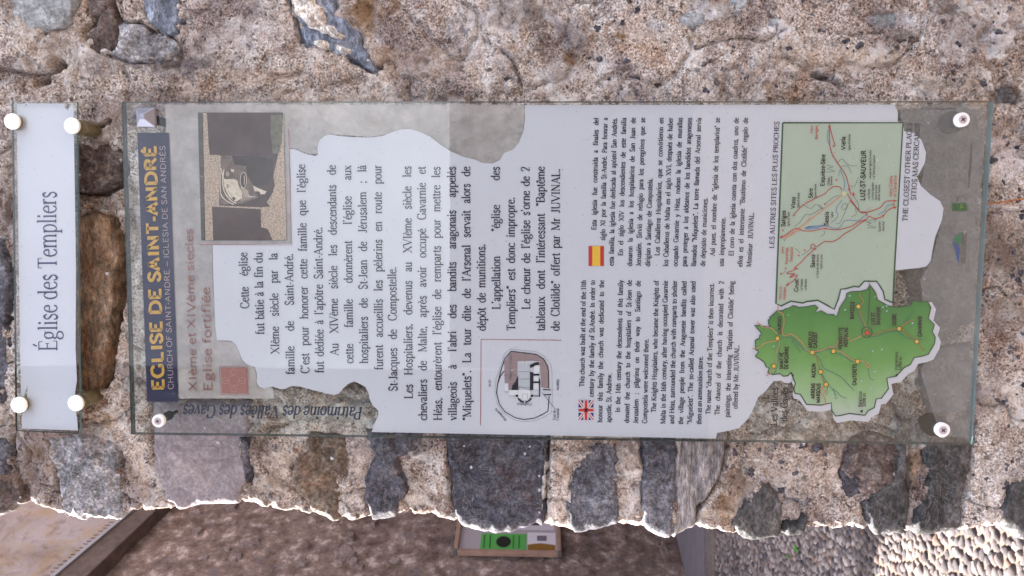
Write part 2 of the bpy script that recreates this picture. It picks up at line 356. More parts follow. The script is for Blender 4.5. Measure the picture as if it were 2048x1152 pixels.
# stains and lime patches: px, py, rx, ry, colour, strength
STAIN = [(90,120,110,45,(214,206,200),.55),(40,60,30,60,(206,198,192),.5),(130,80,50,30,(206,204,206),.4),(210,130,60,26,(120,112,118),.5),(360,125,130,22,(112,104,108),.75),
 (520,150,100,18,(196,172,150),.5),(500,60,110,50,(205,200,204),.6),(640,10,50,60,(226,220,220),.7),(730,30,40,60,(150,122,92),.8),(770,110,40,20,(120,100,82),.6),
 (920,60,70,30,(206,204,208),.5),(850,120,160,40,(188,166,148),.45),(1000,25,140,34,(128,122,128),.5),(980,100,90,40,(206,204,208),.5),(1120,140,60,30,(208,206,212),.6),
 (1138,112,16,22,(128,98,62),.8),(1020,95,26,16,(140,110,78),.6),(1150,70,50,50,(118,112,120),.6),(1300,60,70,30,(210,204,204),.5),(1245,68,22,18,(150,122,88),.8),(1380,78,30,14,(140,120,98),.6),
 (1400,20,70,30,(222,224,232),.7),(1320,50,30,14,(160,166,176),.6),(1560,60,30,16,(222,224,232),.7),(1770,40,60,24,(216,218,226),.6),(1800,76,50,12,(126,120,116),.7),(1648,156,18,10,(66,50,40),.95),
 (1534,170,20,12,(150,120,84),.8),(1600,110,60,50,(192,172,152),.4),(1480,150,120,30,(206,200,202),.4),(1750,120,120,26,(196,176,156),.5),(1920,60,100,70,(128,124,132),.4),(1880,170,60,20,(120,116,112),.5),
 (2015,190,40,24,(110,94,76),.7),(1990,40,60,60,(214,210,214),.4),(2010,320,50,60,(216,212,218),.7),(2020,250,40,30,(120,104,96),.6),(2010,500,46,90,(126,112,100),.6),(2015,620,50,50,(118,104,92),.5),
 (2006,407,40,7,(178,128,98),.55),(2000,800,60,60,(206,194,186),.4),(1990,960,50,60,(206,196,190),.4),
 (70,900,34,34,(120,92,64),.6),(60,960,30,36,(126,112,108),.6),(100,930,12,50,(196,180,170),.5),(272,940,20,60,(200,178,160),.5),(285,985,20,20,(140,112,90),.6),
 (560,930,36,50,(212,196,184),.6),(545,965,40,26,(222,210,202),.6),(585,940,10,30,(90,70,52),.6),(720,930,24,50,(206,188,178),.5),(715,985,30,24,(200,178,166),.4),(850,900,40,30,(96,80,62),.55),
 (870,960,34,40,(160,132,112),.5),(846,1000,40,16,(228,222,218),.7),(896,960,7,60,(70,56,46),.7),(1120,930,22,60,(170,140,116),.5),(1110,1010,22,24,(220,210,204),.7),(1160,880,30,20,(140,118,98),.6),
 (1255,930,30,60,(216,208,204),.6),(1270,1000,20,30,(220,210,206),.5),(1450,1010,26,30,(110,82,52),.7),(1430,1030,40,10,(206,190,176),.5),(1470,960,40,50,(134,108,84),.6),(1520,900,40,30,(176,148,124),.5),
 (1610,960,60,60,(214,196,182),.4),(1500,925,40,20,(120,98,80),.5),(1670,920,30,40,(170,136,110),.4),(1830,910,16,80,(206,178,150),.4),(1830,930,12,30,(170,136,100),.5),
 (185,270,30,26,(96,84,80),.6),(20,330,30,120,(140,122,112),.5),(15,420,20,40,(80,66,58),.6),(20,860,22,50,(120,124,120),.5),(200,400,40,20,(120,104,98),.5),(215,240,30,30,(176,154,140),.4),(250,560,16,50,(90,72,58),.5),
 (260,720,26,60,(206,184,170),.5),(280,500,14,260,(206,198,196),.5),(220,840,40,30,(190,160,126),.5),(190,860,40,20,(150,150,152),.5),(130,280,30,40,(120,100,88),.4),
 (700,210,260,30,(190,180,172),.5),(620,820,130,40,(176,166,160),.4),(1660,860,120,40,(176,160,146),.4),(1750,800,60,40,(190,176,166),.5),(1820,860,50,30,(120,134,138),.6),
 (330,130,10,6,(70,60,54),.8),(245,85,26,14,(82,68,60),.7),(300,30,30,18,(206,190,160),.5),(278,44,18,12,(70,60,44),.8),(160,60,16,30,(150,130,110),.5)]

GROOVE = [([(-20,135),(20,140),(45,148),(72,142),(98,140),(118,124),(124,132)],.003,.009), ([(180,92),(196,106),(222,114),(256,122),(300,120),(330,112)],.003,.009), ([(340,76),(350,92),(354,106)],.003,.012),
 ([(226,24),(236,44),(262,50),(290,58),(304,64)],.004,.014), ([(208,4),(196,30),(176,46),(160,60),(166,78)],.003,.009), ([(570,-10),(584,20),(592,48),(600,78)],.003,.012), ([(700,118),(745,140),(762,132)],.004,.012),
 ([(1044,205),(1042,170),(1034,140),(1018,112),(1000,98),(970,80)],.0022,.006), ([(1198,165),(1240,142),(1280,130)],.0018,.004), ([(1390,100),(1430,84),(1470,76),(1530,80),(1566,62)],.002,.006), ([(860,196),(900,186),(940,190)],.0015,.003),
 ([(1096,872),(1097,930),(1093,1000),(1088,1030)],.0028,.010), ([(897,872),(898,920),(903,970),(908,1010)],.0026,.009), ([(1455,882),(1446,930),(1428,965),(1408,1002),(1388,1030)],.0026,.010), ([(1285,872),(1284,950),(1286,1010)],.002,.007),
 ([(1820,850),(1820,940),(1815,1040)],.0026,.008), ([(1948,850),(1940,950),(1922,1040)],.003,.010), ([(500,874),(492,900),(502,950),(500,975)],.002,.006), ([(105,880),(112,930),(116,985)],.003,.009), ([(30,870),(26,920),(48,1000)],.0035,.011),
 ([(120,378),(165,386),(210,387),(236,372),(248,340)],.0035,.014), ([(226,440),(244,480),(246,600),(232,700),(210,775)],.004,.016), ([(180,262),(200,250),(214,240)],.003,.010), ([(1630,150),(1650,158),(1672,168)],.003,.008), ([(1640,60),(1700,70),(1760,66)],.002,.005)]
def spacing(lo, hi, d_lo, d_hi, step, coarse):
    a = np.arange(lo, d_lo, coarse); m = np.arange(d_lo, d_hi, step); c = np.arange(d_hi, hi+coarse, coarse)
    return np.concatenate([a, m, c])
def mortar_h(u, z):
    """relief of the mortar face"""
    h = .010*fbm(u, z, 5, 3, .5, 1)+.0034*fbm(u, z, 26, 4, .6, 2)+.0030*fbm(u, z, 120, 3, .6, 3)
    pit = fbm(u, z, 55, 3, .6, 9); h -= .007*sm(.25, .6, pit)*sm(-.1, .5, fbm(u, z, 8, 2, .5, 10))
    p0 = at_y(190, 80, WY); rough = np.exp(-(((z-p0[2])/.11)**2+((u-p0[0])/.055)**2)); p1_ = at_y(20, 500, WY); rough += .6*np.exp(-(((z-p1_[2])/.03)**2+((u-p1_[0])/.12)**2))
    h += rough*(.016*fbm(u, z, 18, 5, .62, 15)-.003); h += .004*fbm(u, z, 300, 2, .6, 16)*.35
    r = 1-np.abs(fbm(u, z, 14, 3, .55, 12)); h -= .005*sm(.93, 1.0, r)
    return h
def near_stones(u, z, h):
    for k, P in S_world:
        lo = P.min(0)-.02; hi = P.max(0)+.02
        m = (u > lo[0]) & (u < hi[0]) & (z > lo[1]) & (z < hi[1])
        if not m.any(): continue
        d = sdist(u[m], z[m], P); crack = .5+.5*fbm(u[m], z[m], 22, 2, .5, 4)
        hh = h[m]-.006*np.exp(-((d+.001)/.0026)**2)*sm(.35, .7, crack)
        h[m] = np.where(d > .004, np.minimum(hh, -.004-.02*sm(.004, .014, d)), hh)
    for L_, wd_, dp_ in GROOVE:
        P = w_px(L_); lo = P.min(0)-.01; hi = P.max(0)+.01; m = (u > lo[0]) & (u < hi[0]) & (z > lo[1]) & (z < hi[1])
        if not m.any(): continue
        um, zm = u[m], z[m]; d = np.full(um.shape, 1.0)
        for a_, b_ in zip(P[:-1], P[1:]):
            e_ = b_-a_; t = np.clip(((um-a_[0])*e_[0]+(zm-a_[1])*e_[1])/(e_@e_), 0, 1); d = np.minimum(d, np.hypot(um-a_[0]-e_[0]*t, zm-a_[1]-e_[1]*t))
        d = d+.0018*fbm(um, zm, 70, 3, .6, 17); h[m] = h[m]-dp_*(1-sm(wd_*.3, wd_, d))
    for P in HOLLOW:
        d = sdist(u, z, P); h -= .03*sm(-.004, .006, d)
    return h
wall = thing('stone_wall', (0.6, 0.2, 0), 'old rubble stone wall end with rough pink lime mortar carrying both glass signs', 'wall')
uu = spacing(-.42, 2.6, -.42, .86, .0022, .05); zz = spacing(0, 3.0, .90, 2.12, .0022, .05)
Uo, Zg = np.meshgrid(uu, zz, indexing='ij'); Ug = Ez(Zg)+RAD+Uo-.09     # offset from the corner
Hg = near_stones(Ug, Zg, mortar_h(Ug, Zg)); V = surf(Ug, Zg, Hg)
nu, nz = Uo.shape; I = np.arange(nu*nz).reshape(nu, nz)
Q = np.stack([I[:-1, :-1], I[1:, :-1], I[1:, 1:], I[:-1, 1:]], -1).reshape(-1, 4)
mo = mk_np('mortar', V.reshape(-1, 3), Q, M_mortar, wall)
def paint_stain(me, U, Z):
    C = np.ones((U.size, 4)); C[:, 3] = 0; u = U.ravel(); z = Z.ravel()
    wob = fbm(u, z, 30, 4, .6, 20); wob2 = fbm(u, z, 90, 3, .6, 21)
    for px, py, rx, ry, c, a in STAIN:
        p = at_y(px, py, WY); k = np.linalg.norm(at_y(px+1, py, WY)-p)
        d = np.sqrt(((z-p[2])/(rx*k))**2+((u-p[0])/(ry*k))**2)+.75*wob+.3*wob2
        f = sm(1.05, .55, d)*min(a*1.35, 1.0)
        cl = np.array(lin(c)[:3])*1.75
        C[:, :3] = C[:, :3]*(1-f[:, None])+cl*f[:, None]; C[:, 3] = np.maximum(C[:, 3], f)
    at = me.attributes.new('stain', 'FLOAT_COLOR', 'POINT'); at.data.foreach_set('color', C.astype(np.float32).ravel())
paint_stain(mo.data, Ug, Zg)
# solid core so that the wall has its thickness (top, right end and back)
v, f = box((.0, .06, 0), (3.1, .42, 3.0)); mk('wall_core', v, f, M_mortar, wall)

def stone(kind, P, proud, i):
    lo = P.min(0)-.012; hi = P.max(0)+.012; st = .0020
    u = np.arange(lo[0], hi[0]+st, st); z = np.arange(lo[1], hi[1]+st, st)
    U, Z = np.meshgrid(u, z, indexing='ij')
    wob = .0045*fbm(U, Z, 38, 4, .65, 30+i)+.002*fbm(U, Z, 160, 2, .6, 31+i); d = sdist(U, Z, P)+wob
    base = .010*fbm(U, Z, 5, 3, .5, 1)*.6
    k = {'purple': .3, 'flat': .25, 'pale': .4, 'mottle': 1.3, 'umber': 1.3, 'rust': 1.1, 'lime': 1.4}.get(kind, .7)
    sx, sz = (6, 30) if kind in ('grain', 'dark', 'brown') else (22, 22)
    rel = .0062*fbm(U*sx/22, Z*sz/22, 22, 4, .6, 40+i)+.0028*fbm(U, Z, 100, 3, .65, 50+i)
    if kind in ('navy', 'slate', 'dark', 'blue'):          # cleaved ledges
        q = fbm(U*.7+Z*.35, Z-U*.4, 9, 3, .5, 60+i)*3; rel += .0035*(np.floor(q)+sm(.35, .65, q-np.floor(q)))*.5
    h = base+proud+k*rel-(proud+.010)*(1-sm(-.0045, .002, d))-.02*(1-sm(-.012, -.004, d))
    Vv = surf(U, Z, h); keep = d > -.011
    nu, nz = U.shape; I = np.arange(nu*nz).reshape(nu, nz)
    Qm = keep[:-1, :-1] & keep[1:, :-1] & keep[1:, 1:] & keep[:-1, 1:]
    Q = np.stack([I[:-1, :-1], I[1:, :-1], I[1:, 1:], I[:-1, 1:]], -1)[Qm]
    used = np.zeros(nu*nz, bool); used[Q.ravel()] = True; re = np.cumsum(used)-1
    return mk_np('stone', Vv.reshape(-1, 3)[used], re[Q], SM[kind], wall)
for i, (k, P) in enumerate(S_world):
    pr = {'purple': .0015, 'navy': .003, 'rust': .002, 'brown': .005, 'umber': .002, 'flat': .001, 'pale': .001, 'blue': .003, 'mottle': .0005, 'lime': .007}.get(k, .0025)
    stone(k, P, pr, i)
# small pebbles and chips standing out of the mortar
def pebble_mesh(seed, mat):
    r = np.random.default_rng(seed); bm = []
    n1, n2 = 6, 8; v = []; f = []
    for a in range(1, n1):
        for b_ in range(n2):
            t = math.pi*a/n1; p = 2*math.pi*b_/n2; k = 1+.22*(r.random()-.5)
            v.append((math.sin(t)*math.cos(p)*k, math.sin(t)*math.sin(p)*k, math.cos(t)*k))
    v += [(0, 0, 1), (0, 0, -1)]; T = len(v)-2
    for a in range(n1-2):
        for b_ in range(n2):
            c = (b_+1) % n2; f.append((a*n2+b_, (a+1)*n2+b_, (a+1)*n2+c, a*n2+c))
    for b_ in range(n2):
        c = (b_+1) % n2; f.append((T, b_, c)); f.append((T+1, (n1-2)*n2+c, (n1-2)*n2+b_))
    return np.array(v), f
def dark_pebbles():
    V = []; Fc = []; base, f = pebble_mesh(3, None); n = 0
    spots = [(1638,897),(1655,912),(1692,937),(1700,930)]
    for _ in range(200):
        x = random.uniform(1180, 2060); y = random.uniform(-10, 190)
        if random.random() < .45: x = random.uniform(1440, 2060); y = random.uniform(890, 1040)
        if random.random() < .2: x = random.uniform(1985, 2055); y = random.uniform(200, 1000)
        spots.append((x, y))
    for x, y in spots:
        p = at_y(x, y, WY)
        if any(sdist(np.array([p[0]]), np.array([p[2]]), P)[0] > -.004 for _, P in S_world): continue
        u = np.array([p[0]]); z = np.array([p[2]])
        c = surf(u, z, mortar_h(u, z)-.0008)[0]; s = random.uniform(.0012, .0032)
        if (x, y) == (1638, 897): s = .0052
        el = random.uniform(.9, 1.9); R = Matrix.Rotation(random.uniform(0, 6.3), 3, 'Y')
        for q in base: V.append(Vector(c)+R @ Vector((q[0]*s*el, q[1]*s*.6, q[2]*s*(1+.35*math.sin(5*q[0]+x)))))
        for g in f: Fc.append(tuple(k+n for k in g))
        n += len(base)
    o = mk('embedded_pebbles', V, Fc, SM['navy'], wall, smooth=True); o['kind'] = 'stuff'
dark_pebbles()
# ------------------------------------------------------------------ ground
def ground_mat():
    n = NT('earth_bed'); c = n.co(); a = n.noise(c, 3, 6); b_ = n.noise(c, 60, 5, .7)
    col = n.ramp(a, [(.3, lin((84, 72, 64))), (.7, lin((112, 98, 88)))]); col = n.mix(.6, col, n.mix(1, col, n.ramp(b_, [(.3, g4(.5)), (.7, g4(1.4))]), 'MULTIPLY'))
    n.bsdf(col, .95, normal=n.bump(b_, .006)); return n.m
gr = mk('ground', [(-60, -60, 0), (60, -60, 0), (60, 60, 0), (-60, 60, 0)], [(0, 1, 2, 3)], ground_mat()); gr['kind'] = 'structure'
def rock_rand_mat(name, stops, bumpd=.004, sc=40, rough=.8):
    n = NT(name); c = n.co(); oi = n.n('ShaderNodeAttribute'); oi.attribute_name = 'shade'
    col = n.ramp(oi.outputs['Fac'], stops)
    f1 = n.noise(c, sc, 6, .7); col = n.mix(.6, col, n.mix(1, col, n.ramp(f1, [(.3, g4(.55)), (.7, g4(1.35))]), 'MULTIPLY'))
    n.bsdf(col, rough, normal=n.bump(f1, bumpd)); return n.m
M_cob = rock_rand_mat('river_cobble', [(0, lin((66, 60, 66))), (.25, lin((98, 88, 90))), (.55, lin((122, 109, 106))), (.85, lin((160, 148, 146))), (1, lin((116, 88, 76)))])
# wall behind: foot line on the ground, from far right to near left
P1 = at_z(1350, 1043, 0); P2 = at_z(1377, 1152, 0)
BD = unit([P1[0]-P2[0], P1[1]-P2[1], 0]); BN = np.array([BD[1], -BD[0], 0.0])      # along the wall, and out of it (to the right)
if BN[0] < 0: BN = -BN
def on_bw(px, py, off=0.0): return at_plane(px, py, P2+BN*off, BN)
def sz(p): return np.array([(p-P2)@BD, p[2]])
def bw(s, z, off=0.0):
    s = np.asarray(s, float); z = np.asarray(z, float); off = np.asarray(off, float)+0*s
    return P2+s[..., None]*BD+off[..., None]*BN+z[..., None]*np.array([0, 0, 1.0])
SHZ = at_z(1722, 1100, 0)[1]          # ground distance of the shadow edge
print('bg wall', P1, P2, BD, 'shadow edge', at_z(1728,1050,0), at_z(1719,1152,0))
# cobbles: pebbles set on edge in rows; the ones seen largest are separate, the rest one mass
cob_base = [pebble_mesh(100+i, None) for i in range(6)]
def cob_pts():
    pts = []; y = .55; row = 0
    while y < 8.2:
        dy = random.uniform(.025, .036); x = -6.2
        while x < .6:
            dx = random.uniform(.030, .058)
            if y > .55 or x < -.6:
                pts.append((x+dx/2, y+random.uniform(-.010, .010), dx, dy))
            x += dx*.98
        y += dy*.93; row += 1
    return pts
X408 = at_z(1412, 1043, 0)[1]
def in_view(p):
    d = np.array([p[0], p[1], 0])-CAM; cx = np.array([d@right, -(d@up), -(d@back)])
    return 1024+F*cx[0]/cx[2], 576+F*cx[1]/cx[2], cx[2]
cobs = []
for x, y, dx, dy in cob_pts():
    if (np.array([x, y, 0])-P2)@BN < .10: continue
    if y > X408-.05+.0*(x): continue
    a, b_, t = in_view((x, y)); cobs.append((a, b_, t, x, y, dx, dy))
vis = sorted([c for c in cobs if 1380 < c[0] < 2075 and 1030 < c[1] < 1180], key=lambda c: c[2])
sep = set(id(c) for c in vis[:298])
cob_me = []
for bi, (bv, bf) in enumerate(cob_base):
    for sh in range(3):
        me = bpy.data.meshes.new('cobble'); me.from_pydata([tuple(q) for q in bv], [], bf); me.materials.append(M_cob)
        me.polygons.foreach_set('use_smooth', [True]*len(me.polygons))
        at = me.attributes.new('shade', 'FLOAT', 'POINT'); at.data.foreach_set('value', [random.random()]*len(me.vertices)); cob_me.append(me)
VB = []; FB = []; SB = []; off = 0
for c in cobs:
    a, b_, t, x, y, dx, dy = c
    if id(c) in sep:
        o = bpy.data.objects.new('cobble', random.choice(cob_me)); COL.objects.link(o); o.parent = gr
        o.location = (x, y, -.004+random.uniform(-.003, .004)); o.scale = (dx*random.uniform(.44, .56), dy*random.uniform(.46, .58), random.uniform(.013, .021)); o.rotation_euler = (random.uniform(-.3, .3), random.uniform(-.3, .3), random.uniform(-.4, .4))
    else:
        if not (-5.5 < x < .6): continue
        if t > 4.2 and not (1380 < a < 2100 and 900 < b_ < 1500): continue
        bv, bf = cob_base[random.randrange(6)]; ang = random.uniform(-.4, .4); ca, sa_ = math.cos(ang), math.sin(ang)
        q = bv*np.array([dx*random.uniform(.44, .56), dy*random.uniform(.46, .58), random.uniform(.013, .021)]); r = np.stack([q[:, 0]*ca-q[:, 1]*sa_+x, q[:, 0]*sa_+q[:, 1]*ca+y, q[:, 2]-.004+random.uniform(-.003, .004)], -1)
        VB.append(r); SB.append(np.full(len(r), random.random())); FB.append([tuple(k+off for k in g) for g in bf]); off += len(r)
VB = np.concatenate(VB); o = mk('small_cobbles', VB, [g for s_ in FB for g in s_], M_cob, gr, smooth=True); o['kind'] = 'stuff'
at = o.data.attributes.new('shade', 'FLOAT', 'POINT'); at.data.foreach_set('value', np.concatenate(SB).astype(np.float32))
print('cobbles', len(cobs), len(sep))
# smooth slab between the cobbles and the wall foot
def flag_mat():
    n = NT('worn_flagstone'); c = n.co((.5, 3, 1)); f1 = n.noise(c, 9, 6, .7); f2 = n.noise(n.co(), 90, 5, .7)
    col = n.ramp(f1, [(.3, lin((104, 98, 108))), (.6, lin((126, 119, 128))), (.8, lin((142, 136, 142)))]); col = n.mix(.4, col, n.mix(1, col, n.ramp(f2, [(.3, g4(.6)), (.7, g4(1.3))]), 'MULTIPLY'))
    n.bsdf(col, .8, normal=n.bump(f2, .003)); return n.m
M_flag = flag_mat()
a = at_z(1408, 1046, .03); b2 = at_z(1408, 1152, .03); dv = unit(b2-a)
far = [a-dv*3.4, b2+dv*.45]
sA, sB = sz(far[0])[0], sz(far[1])[0]
top = [far[0], far[1], bw(sB-.5, .03, .005), bw(sz(far[0])[0]+1.2, .03, .005)]
v, f = prism([tuple(p) for p in top], [(p[0], p[1], -.05) for p in top]); o = mk('paving_slab', v, f, M_flag); o['kind'] = 'structure'
kerb = [at_z(1409, 1046, .015)-dv*3.4, at_z(1409, 1152, .015)+dv*.5, at_z(1428, 1152, .015)+dv*.5, at_z(1430, 1046, .015)-dv*3.4]
v, f = prism([tuple(p) for p in kerb], [(p[0], p[1], -.05) for p in kerb]); o = mk('kerb_strip', v, f, stone_mat('kerb_earth', lin((96, 86, 84)), lin((116, 104, 98)), lin((132, 122, 118)), sc=4, spots=.05)); o['kind'] = 'structure'

# ------------------------------------------------------------------ building behind
def bgwall_mat():
    n = NT('weathered_rubble'); c = n.co(); big = n.noise(c, 2.2, 6, .6, 0); mid = n.noise(c, 7, 9, .72, 0); fine = n.noise(c, 55, 5, .7)
    col = n.ramp(mid, [(.28, lin((84, 70, 68))), (.42, lin((118, 101, 96))), (.55, lin((150, 132, 126))), (.64, lin((206, 190, 186)))])
    col = n.mix(.7, col, n.mix(1, col, n.ramp(big, [(.3, g4(.62)), (.5, g4(.95)), (.7, g4(1.25))]), 'MULTIPLY'))
    col = n.mix(.6, col, n.mix(1, col, n.ramp(fine, [(.3, g4(.55)), (.7, g4(1.35))]), 'MULTIPLY'))
    gs = n.ramp(n.noise(c, 6, 6, .7, 1.0), [(.56, K4), (.66, W4)]); col = n.mix(n.math('MULTIPLY', gs, .5), col, lin((132, 128, 140)))
    n.bsdf(col, .95, normal=n.bump(n.math('ADD', mid, n.math('MULTIPLY', fine, .3)), .004), spec=.1); return n.m
def plaster_mat():
    n = NT('stained_plaster'); c = n.co((1, 1, 1)); big = n.noise(c, 2.0, 6, .6, .8); mid = n.noise(c, 7, 6, .65, .5); fine = n.noise(c, 70, 4, .7)
    col = n.ramp(big, [(.32, lin((128, 112, 106))), (.45, lin((158, 146, 144))), (.6, lin((170, 160, 164)))])
    yel = n.ramp(n.noise(c, 3.1, 5, .62, 1.2), [(.46, K4), (.62, W4)]); col = n.mix(n.math('MULTIPLY', yel, .42), col, lin((168, 140, 96)))
    drk = n.ramp(mid, [(.55, K4), (.75, W4)]); col = n.mix(n.math('MULTIPLY', drk, .75), col, lin((108, 92, 84)))
    col = n.mix(.3, col, n.mix(1, col, n.ramp(fine, [(.3, g4(.6)), (.7, g4(1.3))]), 'MULTIPLY'))
    n.bsdf(col, .9, normal=n.bump(n.math('ADD', mid, n.math('MULTIPLY', fine, .3)), .008), spec=.15); return n.m
SM['bgst'] = stone_mat('background_stone', lin((104, 90, 88)), lin((132, 116, 114)), lin((164, 150, 150)), sc=6, spots=.1)
# near end of the wall: where the shadow edge on the ground starts
q = at_z(1724, 1080, 0); sd_ = np.array([-L.x, -L.y, 0]); 
A = np.array([[BD[0], sd_[0]], [BD[1], sd_[1]]]); s_end = np.linalg.solve(A, (q-P2)[:2])[0]
print('wall near end s', s_end, bw(s_end, 0))
bld = thing('old_church_building', tuple(bw(0, 0)), 'dark rough stone building with stained pale plaster under a sloping beam behind the wall end', 'building')
ss = np.concatenate([np.arange(s_end, -1.5, .06), np.arange(-1.5, 3.0, .022), np.arange(3.0, 9, .15)]); zz = np.concatenate([np.arange(-.05, 4.2, .022), np.arange(4.2, 7.0, .08)])
Sg, Zb = np.meshgrid(ss, zz, indexing='ij'); Hb = .05*fbm(Sg, Zb, 1.6, 4, .55, 70)+.010*fbm(Sg, Zb, 9, 3, .55, 71)
V = bw(Sg, Zb, Hb); I = np.arange(Sg.size).reshape(Sg.shape)
Q = np.stack([I[:-1, :-1], I[1:, :-1], I[1:, 1:], I[:-1, 1:]], -1).reshape(-1, 4)
M_bw = bgwall_mat(); mk_np('rubble_wall', V.reshape(-1, 3), Q, M_bw, bld)
c4 = [bw(s_end+.02, 0, -.07), bw(9, 0, -.07), bw(9, 0, -3), bw(s_end+.02, 0, -3)]
v, f = prism([(p[0], p[1], 10.0) for p in c4], [(p[0], p[1], -.05) for p in c4]); mk('wall_core', v, f, M_bw, bld)
# stones that show in it
for (x, y, rx, ry) in [(405,1117,16,8),(500,1085,26,10),(690,1110,24,20),(1150,1118,18,9),(1080,1080,14,8),(1330,1108,10,24),(600,1128,20,10),(1240,1075,16,8),(820,1075,20,9),(1010,1130,18,7)]+[(random.uniform(330,1340), random.uniform(1010,1150), random.uniform(6,17), random.uniform(4,10)) for _ in range(26)]:
    cx = on_bw(x, y); r = rx*np.linalg.norm(cx-CAM)/F; r2 = ry*np.linalg.norm(cx-CAM)/F*1.6; sc0 = sz(cx)
    n1 = 14; loop = []; ring = []
    for i in range(n1):
        a_ = 2*math.pi*i/n1; k = random.uniform(.75, 1.15); loop.append((sc0[0]+r2*math.cos(a_)*k, sc0[1]+r*math.sin(a_)*k))
    fr = [tuple(bw(sc0[0]+(p[0]-sc0[0])*.7, sc0[1]+(p[1]-sc0[1])*.7, .022+random.uniform(-.006, .006))) for p in loop]; bk = [tuple(bw(p[0], p[1], -.03)) for p in loop]
    v, f = prism(fr, bk); mk('stone', v, f, SM['bgst'], bld)
# plaster field above the sloping beam
bt = [sz(on_bw(308, 1010)), sz(on_bw(143, 1152))]; bb = [sz(on_bw(349, 1014)), sz(on_bw(207, 1152))]
print('beam', bt, bb)
d1 = bt[1]-bt[0]; d2 = bb[1]-bb[0]
T0 = bt[0]-d1*2.5; T1 = bt[0]+d1*3.2; B0 = bb[0]-d2*2.5; B1 = bb[0]+d2*3.2
dirn = unit(list(T1-T0)+[0])[:2]; nrm = np.array([-dirn[1], dirn[0]]); nrm = nrm if nrm[1] > 0 else -nrm
pn = 60; tt = np.linspace(0, 1, 150); hh = np.linspace(0, 1, 90)
TT, HH = np.meshgrid(tt, hh, indexing='ij'); Lx = T0[0]+(T1[0]-T0[0])*TT; Lz = T0[1]+(T1[1]-T0[1])*TT+HH*4.5
hp = .075+.018*fbm(Lx, Lz, 2.5, 4, .5, 80); V = bw(Lx, Lz, hp); I = np.arange(TT.size).reshape(TT.shape)
Q = np.stack([I[:-1, :-1], I[1:, :-1], I[1:, 1:], I[:-1, 1:]], -1).reshape(-1, 4)
mk_np('plaster_face', V.reshape(-1, 3), Q, plaster_mat(), bld)
# beam with its thin metal strip and row of bird spikes
def wood_mat(name, a, b_, sc=(1, 1, 1), rot=(0, 0, 0)):
    n = NT(name); c = n.co(sc, rot); f1 = n.noise(c, 8, 7, .65, .6); f2 = n.noise(n.co(), 120, 4, .6)
    col = n.ramp(f1, [(.3, a), (.7, b_)]); col = n.mix(.4, col, n.mix(1, col, n.ramp(f2, [(.3, g4(.6)), (.7, g4(1.3))]), 'MULTIPLY'))
    n.bsdf(col, .75, normal=n.bump(f1, .004)); return n.m
beam = thing('sloping_beam', tuple(bw(bt[0][0], bt[0][1], .1)), 'dark weathered timber beam sloping across the building behind, edged with wire spikes', 'beam')
def quad_bar(a0, a1, b0, b1, o0, o1):
    fr = [bw(a0[0], a0[1], o1), bw(a1[0], a1[1], o1), bw(b1[0], b1[1], o1), bw(b0[0], b0[1], o1)]
    bk = [bw(a0[0], a0[1], o0), bw(a1[0], a1[1], o0), bw(b1[0], b1[1], o0), bw(b0[0], b0[1], o0)]
    return prism([tuple(p) for p in fr], [tuple(p) for p in bk])
v, f = quad_bar(T0, T1, B0, B1, -.02, .16); bevel_mod(mk('timber', v, f, wood_mat('dark_timber', lin((78, 66, 64)), lin((112, 98, 94)), (1, 1, 1)), beam), .01)
wd = np.linalg.norm(bt[0]-bb[0])
u2 = nrm*wd*.18
v, f = quad_bar(T0, T1, T0-u2, T1-u2, .15, .185); mk('edge_strip', v, f, NT('zinc').bsdf(lin((148, 148, 158)), .5, .3) and bpy.data.materials['zinc'], beam)
Ms = NT('rusty_wire_dark'); Ms.bsdf(lin((66, 52, 48)), .6, .4)
nsp = 130; stp = (T1-T0)/nsp
for i in range(nsp):
    p = T0+stp*(i+.5)+nrm*.0; q2 = p+np.array([0, 1])*random.uniform(.05, .075)+dirn*random.uniform(-.01, .01)
    wv = dirn*.004
    vv = [bw(p[0]-wv[0], p[1]-wv[1], .165), bw(p[0]+wv[0], p[1]+wv[1], .165), bw(q2[0]+wv[0]*.5, q2[1], .165), bw(q2[0]-wv[0]*.5, q2[1], .165)]
    bk = [x_+BN*.006 for x_ in vv]; v, f = prism([tuple(x_) for x_ in bk], [tuple(x_) for x_ in vv])
    mk('spike', v, f, Ms.m, beam)
# tall block added unseen round the corner behind the sign wall: it closes the yard off from the sky
nave = thing('sky_block_building', (4, 3, 0), 'tall grey church body standing hidden behind the wall that carries the signs', 'church')
v, f = box((.9, 2.6, -.05), (9, 15, 9.0)); mk('wall', v, f, M_bw, nave)
v = [(.5, 2.2, 9), (9.4, 2.2, 9), (9.4, 15.4, 9), (.5, 15.4, 9), (4.95, 2.2, 12.5), (4.95, 15.4, 12.5)]; mk('roof', v, [(0, 1, 4), (2, 3, 5), (1, 2, 5, 4), (3, 0, 4, 5), (3, 2, 1, 0)], M_flag, nave)
